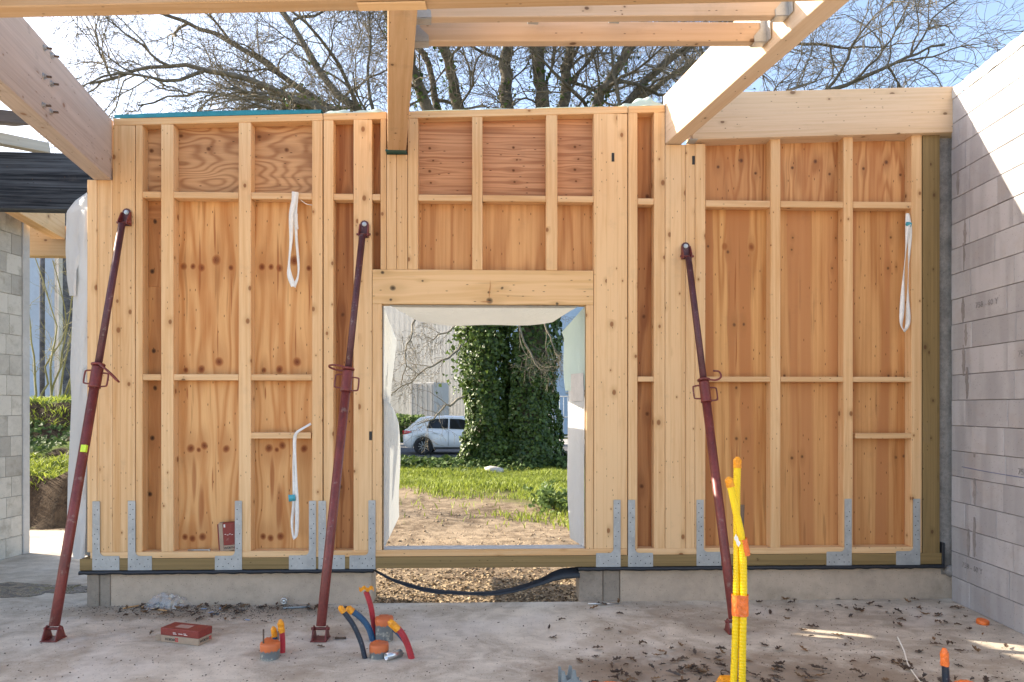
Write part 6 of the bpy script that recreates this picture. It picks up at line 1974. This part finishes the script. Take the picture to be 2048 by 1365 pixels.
# end caps of the body
for r_ in (rows[0], rows[-1]):
    n_ = len(r_)
    obj('bumper', mesh(r_, [tuple(range(n_))]), m_paint, car)
roofz = [(.10, .90), (.38, 1.18), (.62, 1.385), (.85, 1.425), (1.6, 1.46), (2.2, 1.44), (2.7, 1.30), (3.15, .92)]
gh = [(.10, .70), (.5, .70), (.85, .66), (1.6, .66), (2.4, .64), (3.15, .62)]
rows_r, rows_s = [], []
for i in range(41):
    x = .10 + 3.05 * i / 40
    zr_, zb, hw = lerp(roofz, x), lerp(belt, x), lerp(halfw, x) * .93
    wr_ = lerp(gh, x)
    zr_ = max(zr_, zb + .012)
    k_ = max(0.0, min(1.0, (zr_ - zb) / .5))
    w1 = hw + (wr_ - hw) * k_
    rows_r.append([(x, -w1, zr_ - .045 * k_), (x, -w1 * .93, zr_ - .012), (x, -w1 * .5, zr_ + .01), (x, 0, zr_ + .015), (x, w1 * .5, zr_ + .01), (x, w1 * .93, zr_ - .012), (x, w1, zr_ - .045 * k_)])
    rows_s.append((x, hw, zb, w1, zr_ - .045 * k_))
grid('roof', rows_r, m_paint, car)
for s in (-1, 1):
    grid('side_glass', [[(x, s * (hw - .004), zb - .005), (x, s * (hw + (w1 - hw) * .5), (zb + zt_) / 2), (x, s * (w1 - .002), zt_ + .004)] for (x, hw, zb, w1, zt_) in rows_s], m_paint, car)
    # window panes proud of the pillars
    def pane(x0, x1, lo, hi, xt0, xt1):
        out = []
        for j in range(7):
            f_ = j / 6
            a = x0 + (xt0 - x0) * f_; b_ = x1 + (xt1 - x1) * f_
            row = []
            for i in range(9):
                x = a + (b_ - a) * i / 8
                k_ = np.interp(x, [r_[0] for r_ in rows_s], range(len(rows_s)))
                i0 = min(int(k_), len(rows_s) - 2); w_ = k_ - i0
                hw, zb, w1, zt_ = [rows_s[i0][q_] * (1 - w_) + rows_s[i0 + 1][q_] * w_ for q_ in (1, 2, 3, 4)]
                v__ = lo + (hi - lo) * f_
                row.append((x, s * (hw + (w1 - hw) * v__ + .012), zb + (zt_ - zb) * v__))
            out.append(row)
        return grid('window_pane', out, m_glass, car)
    pane(.92, 1.72, .10, .88, 1.05, 1.72)
    pane(1.78, 2.75, .10, .88, 1.78, 2.35)
    box('door_handle', (1.12, s * .905 - .012, .80), (1.30, s * .905 + .012, .825), m_paint, car, .004)
    box('sill_trim', (1.2, s * .86 - .02, .21), (3.0, s * .86 + .02, .29), m_trim, car, .005)
    box('door_gap', (1.735, s * .893 - .004, .34), (1.745, s * .893 + .006, .93), m_trim, car, .001)
    # tail lamp wraps the corner
    out = []
    for i in range(9):
        f_ = i / 8
        x = .0 + .36 * f_
        hw = lerp(halfw, x)
        zc_ = .83 + .03 * f_; hh = .075 * (1 - .75 * f_ ** 1.5)
        out.append([(x - .012 * (1 - f_), s * (hw * .985 + .012), zc_ - hh), (x - .02 * (1 - f_), s * (hw * .99 + .018), zc_), (x - .012 * (1 - f_), s * (hw * .96 + .012), zc_ + hh)])
    grid('tail_lamp', out, m_tail, car)
    for wx in wheel_x:
        wt_ = bpy.data.objects.new('wheel', None); C.objects.link(wt_); wt_.parent = car
        wt_.matrix_basis = Matrix.Translation((wx, s * .79, .315)) @ Matrix.Rotation(-s * math.pi / 2, 4, 'X')
        lathe('tyre', [(.20, -.09), (.30, -.095), (.318, -.07), (.318, .07), (.30, .095), (.215, .10), (.21, .08)], m_tyre, wt_, 32)
        lathe('rim', [(.0, .05), (.05, .06), (.06, .045), (.19, .05), (.213, .085), (.205, .04), (.0, .03)], m_rim, wt_, 32)
        for q_ in range(10):
            o = obj('spoke', cbox(.16, .026, .02, .004), m_rim, wt_, Matrix.Rotation(q_ * math.pi / 5, 4, 'Z') @ Matrix.Translation((.12, 0, .075)))
        lathe('arch_liner', [(.0, -.11), (.36, -.11), (.362, .06)], m_trim, wt_, 24)
# rear window, number plate
grid('rear_window', [[(.16 + .40 * f_, y, .945 + .36 * f_ + .008) for y in np.linspace(-.58 + .04 * f_, .58 - .04 * f_, 7)] for f_ in np.linspace(0, 1, 6)], m_glass, car)
box('number_plate', (-.012, -.26, .62), (-.004, .26, .73), m_ink_white, car, .001)
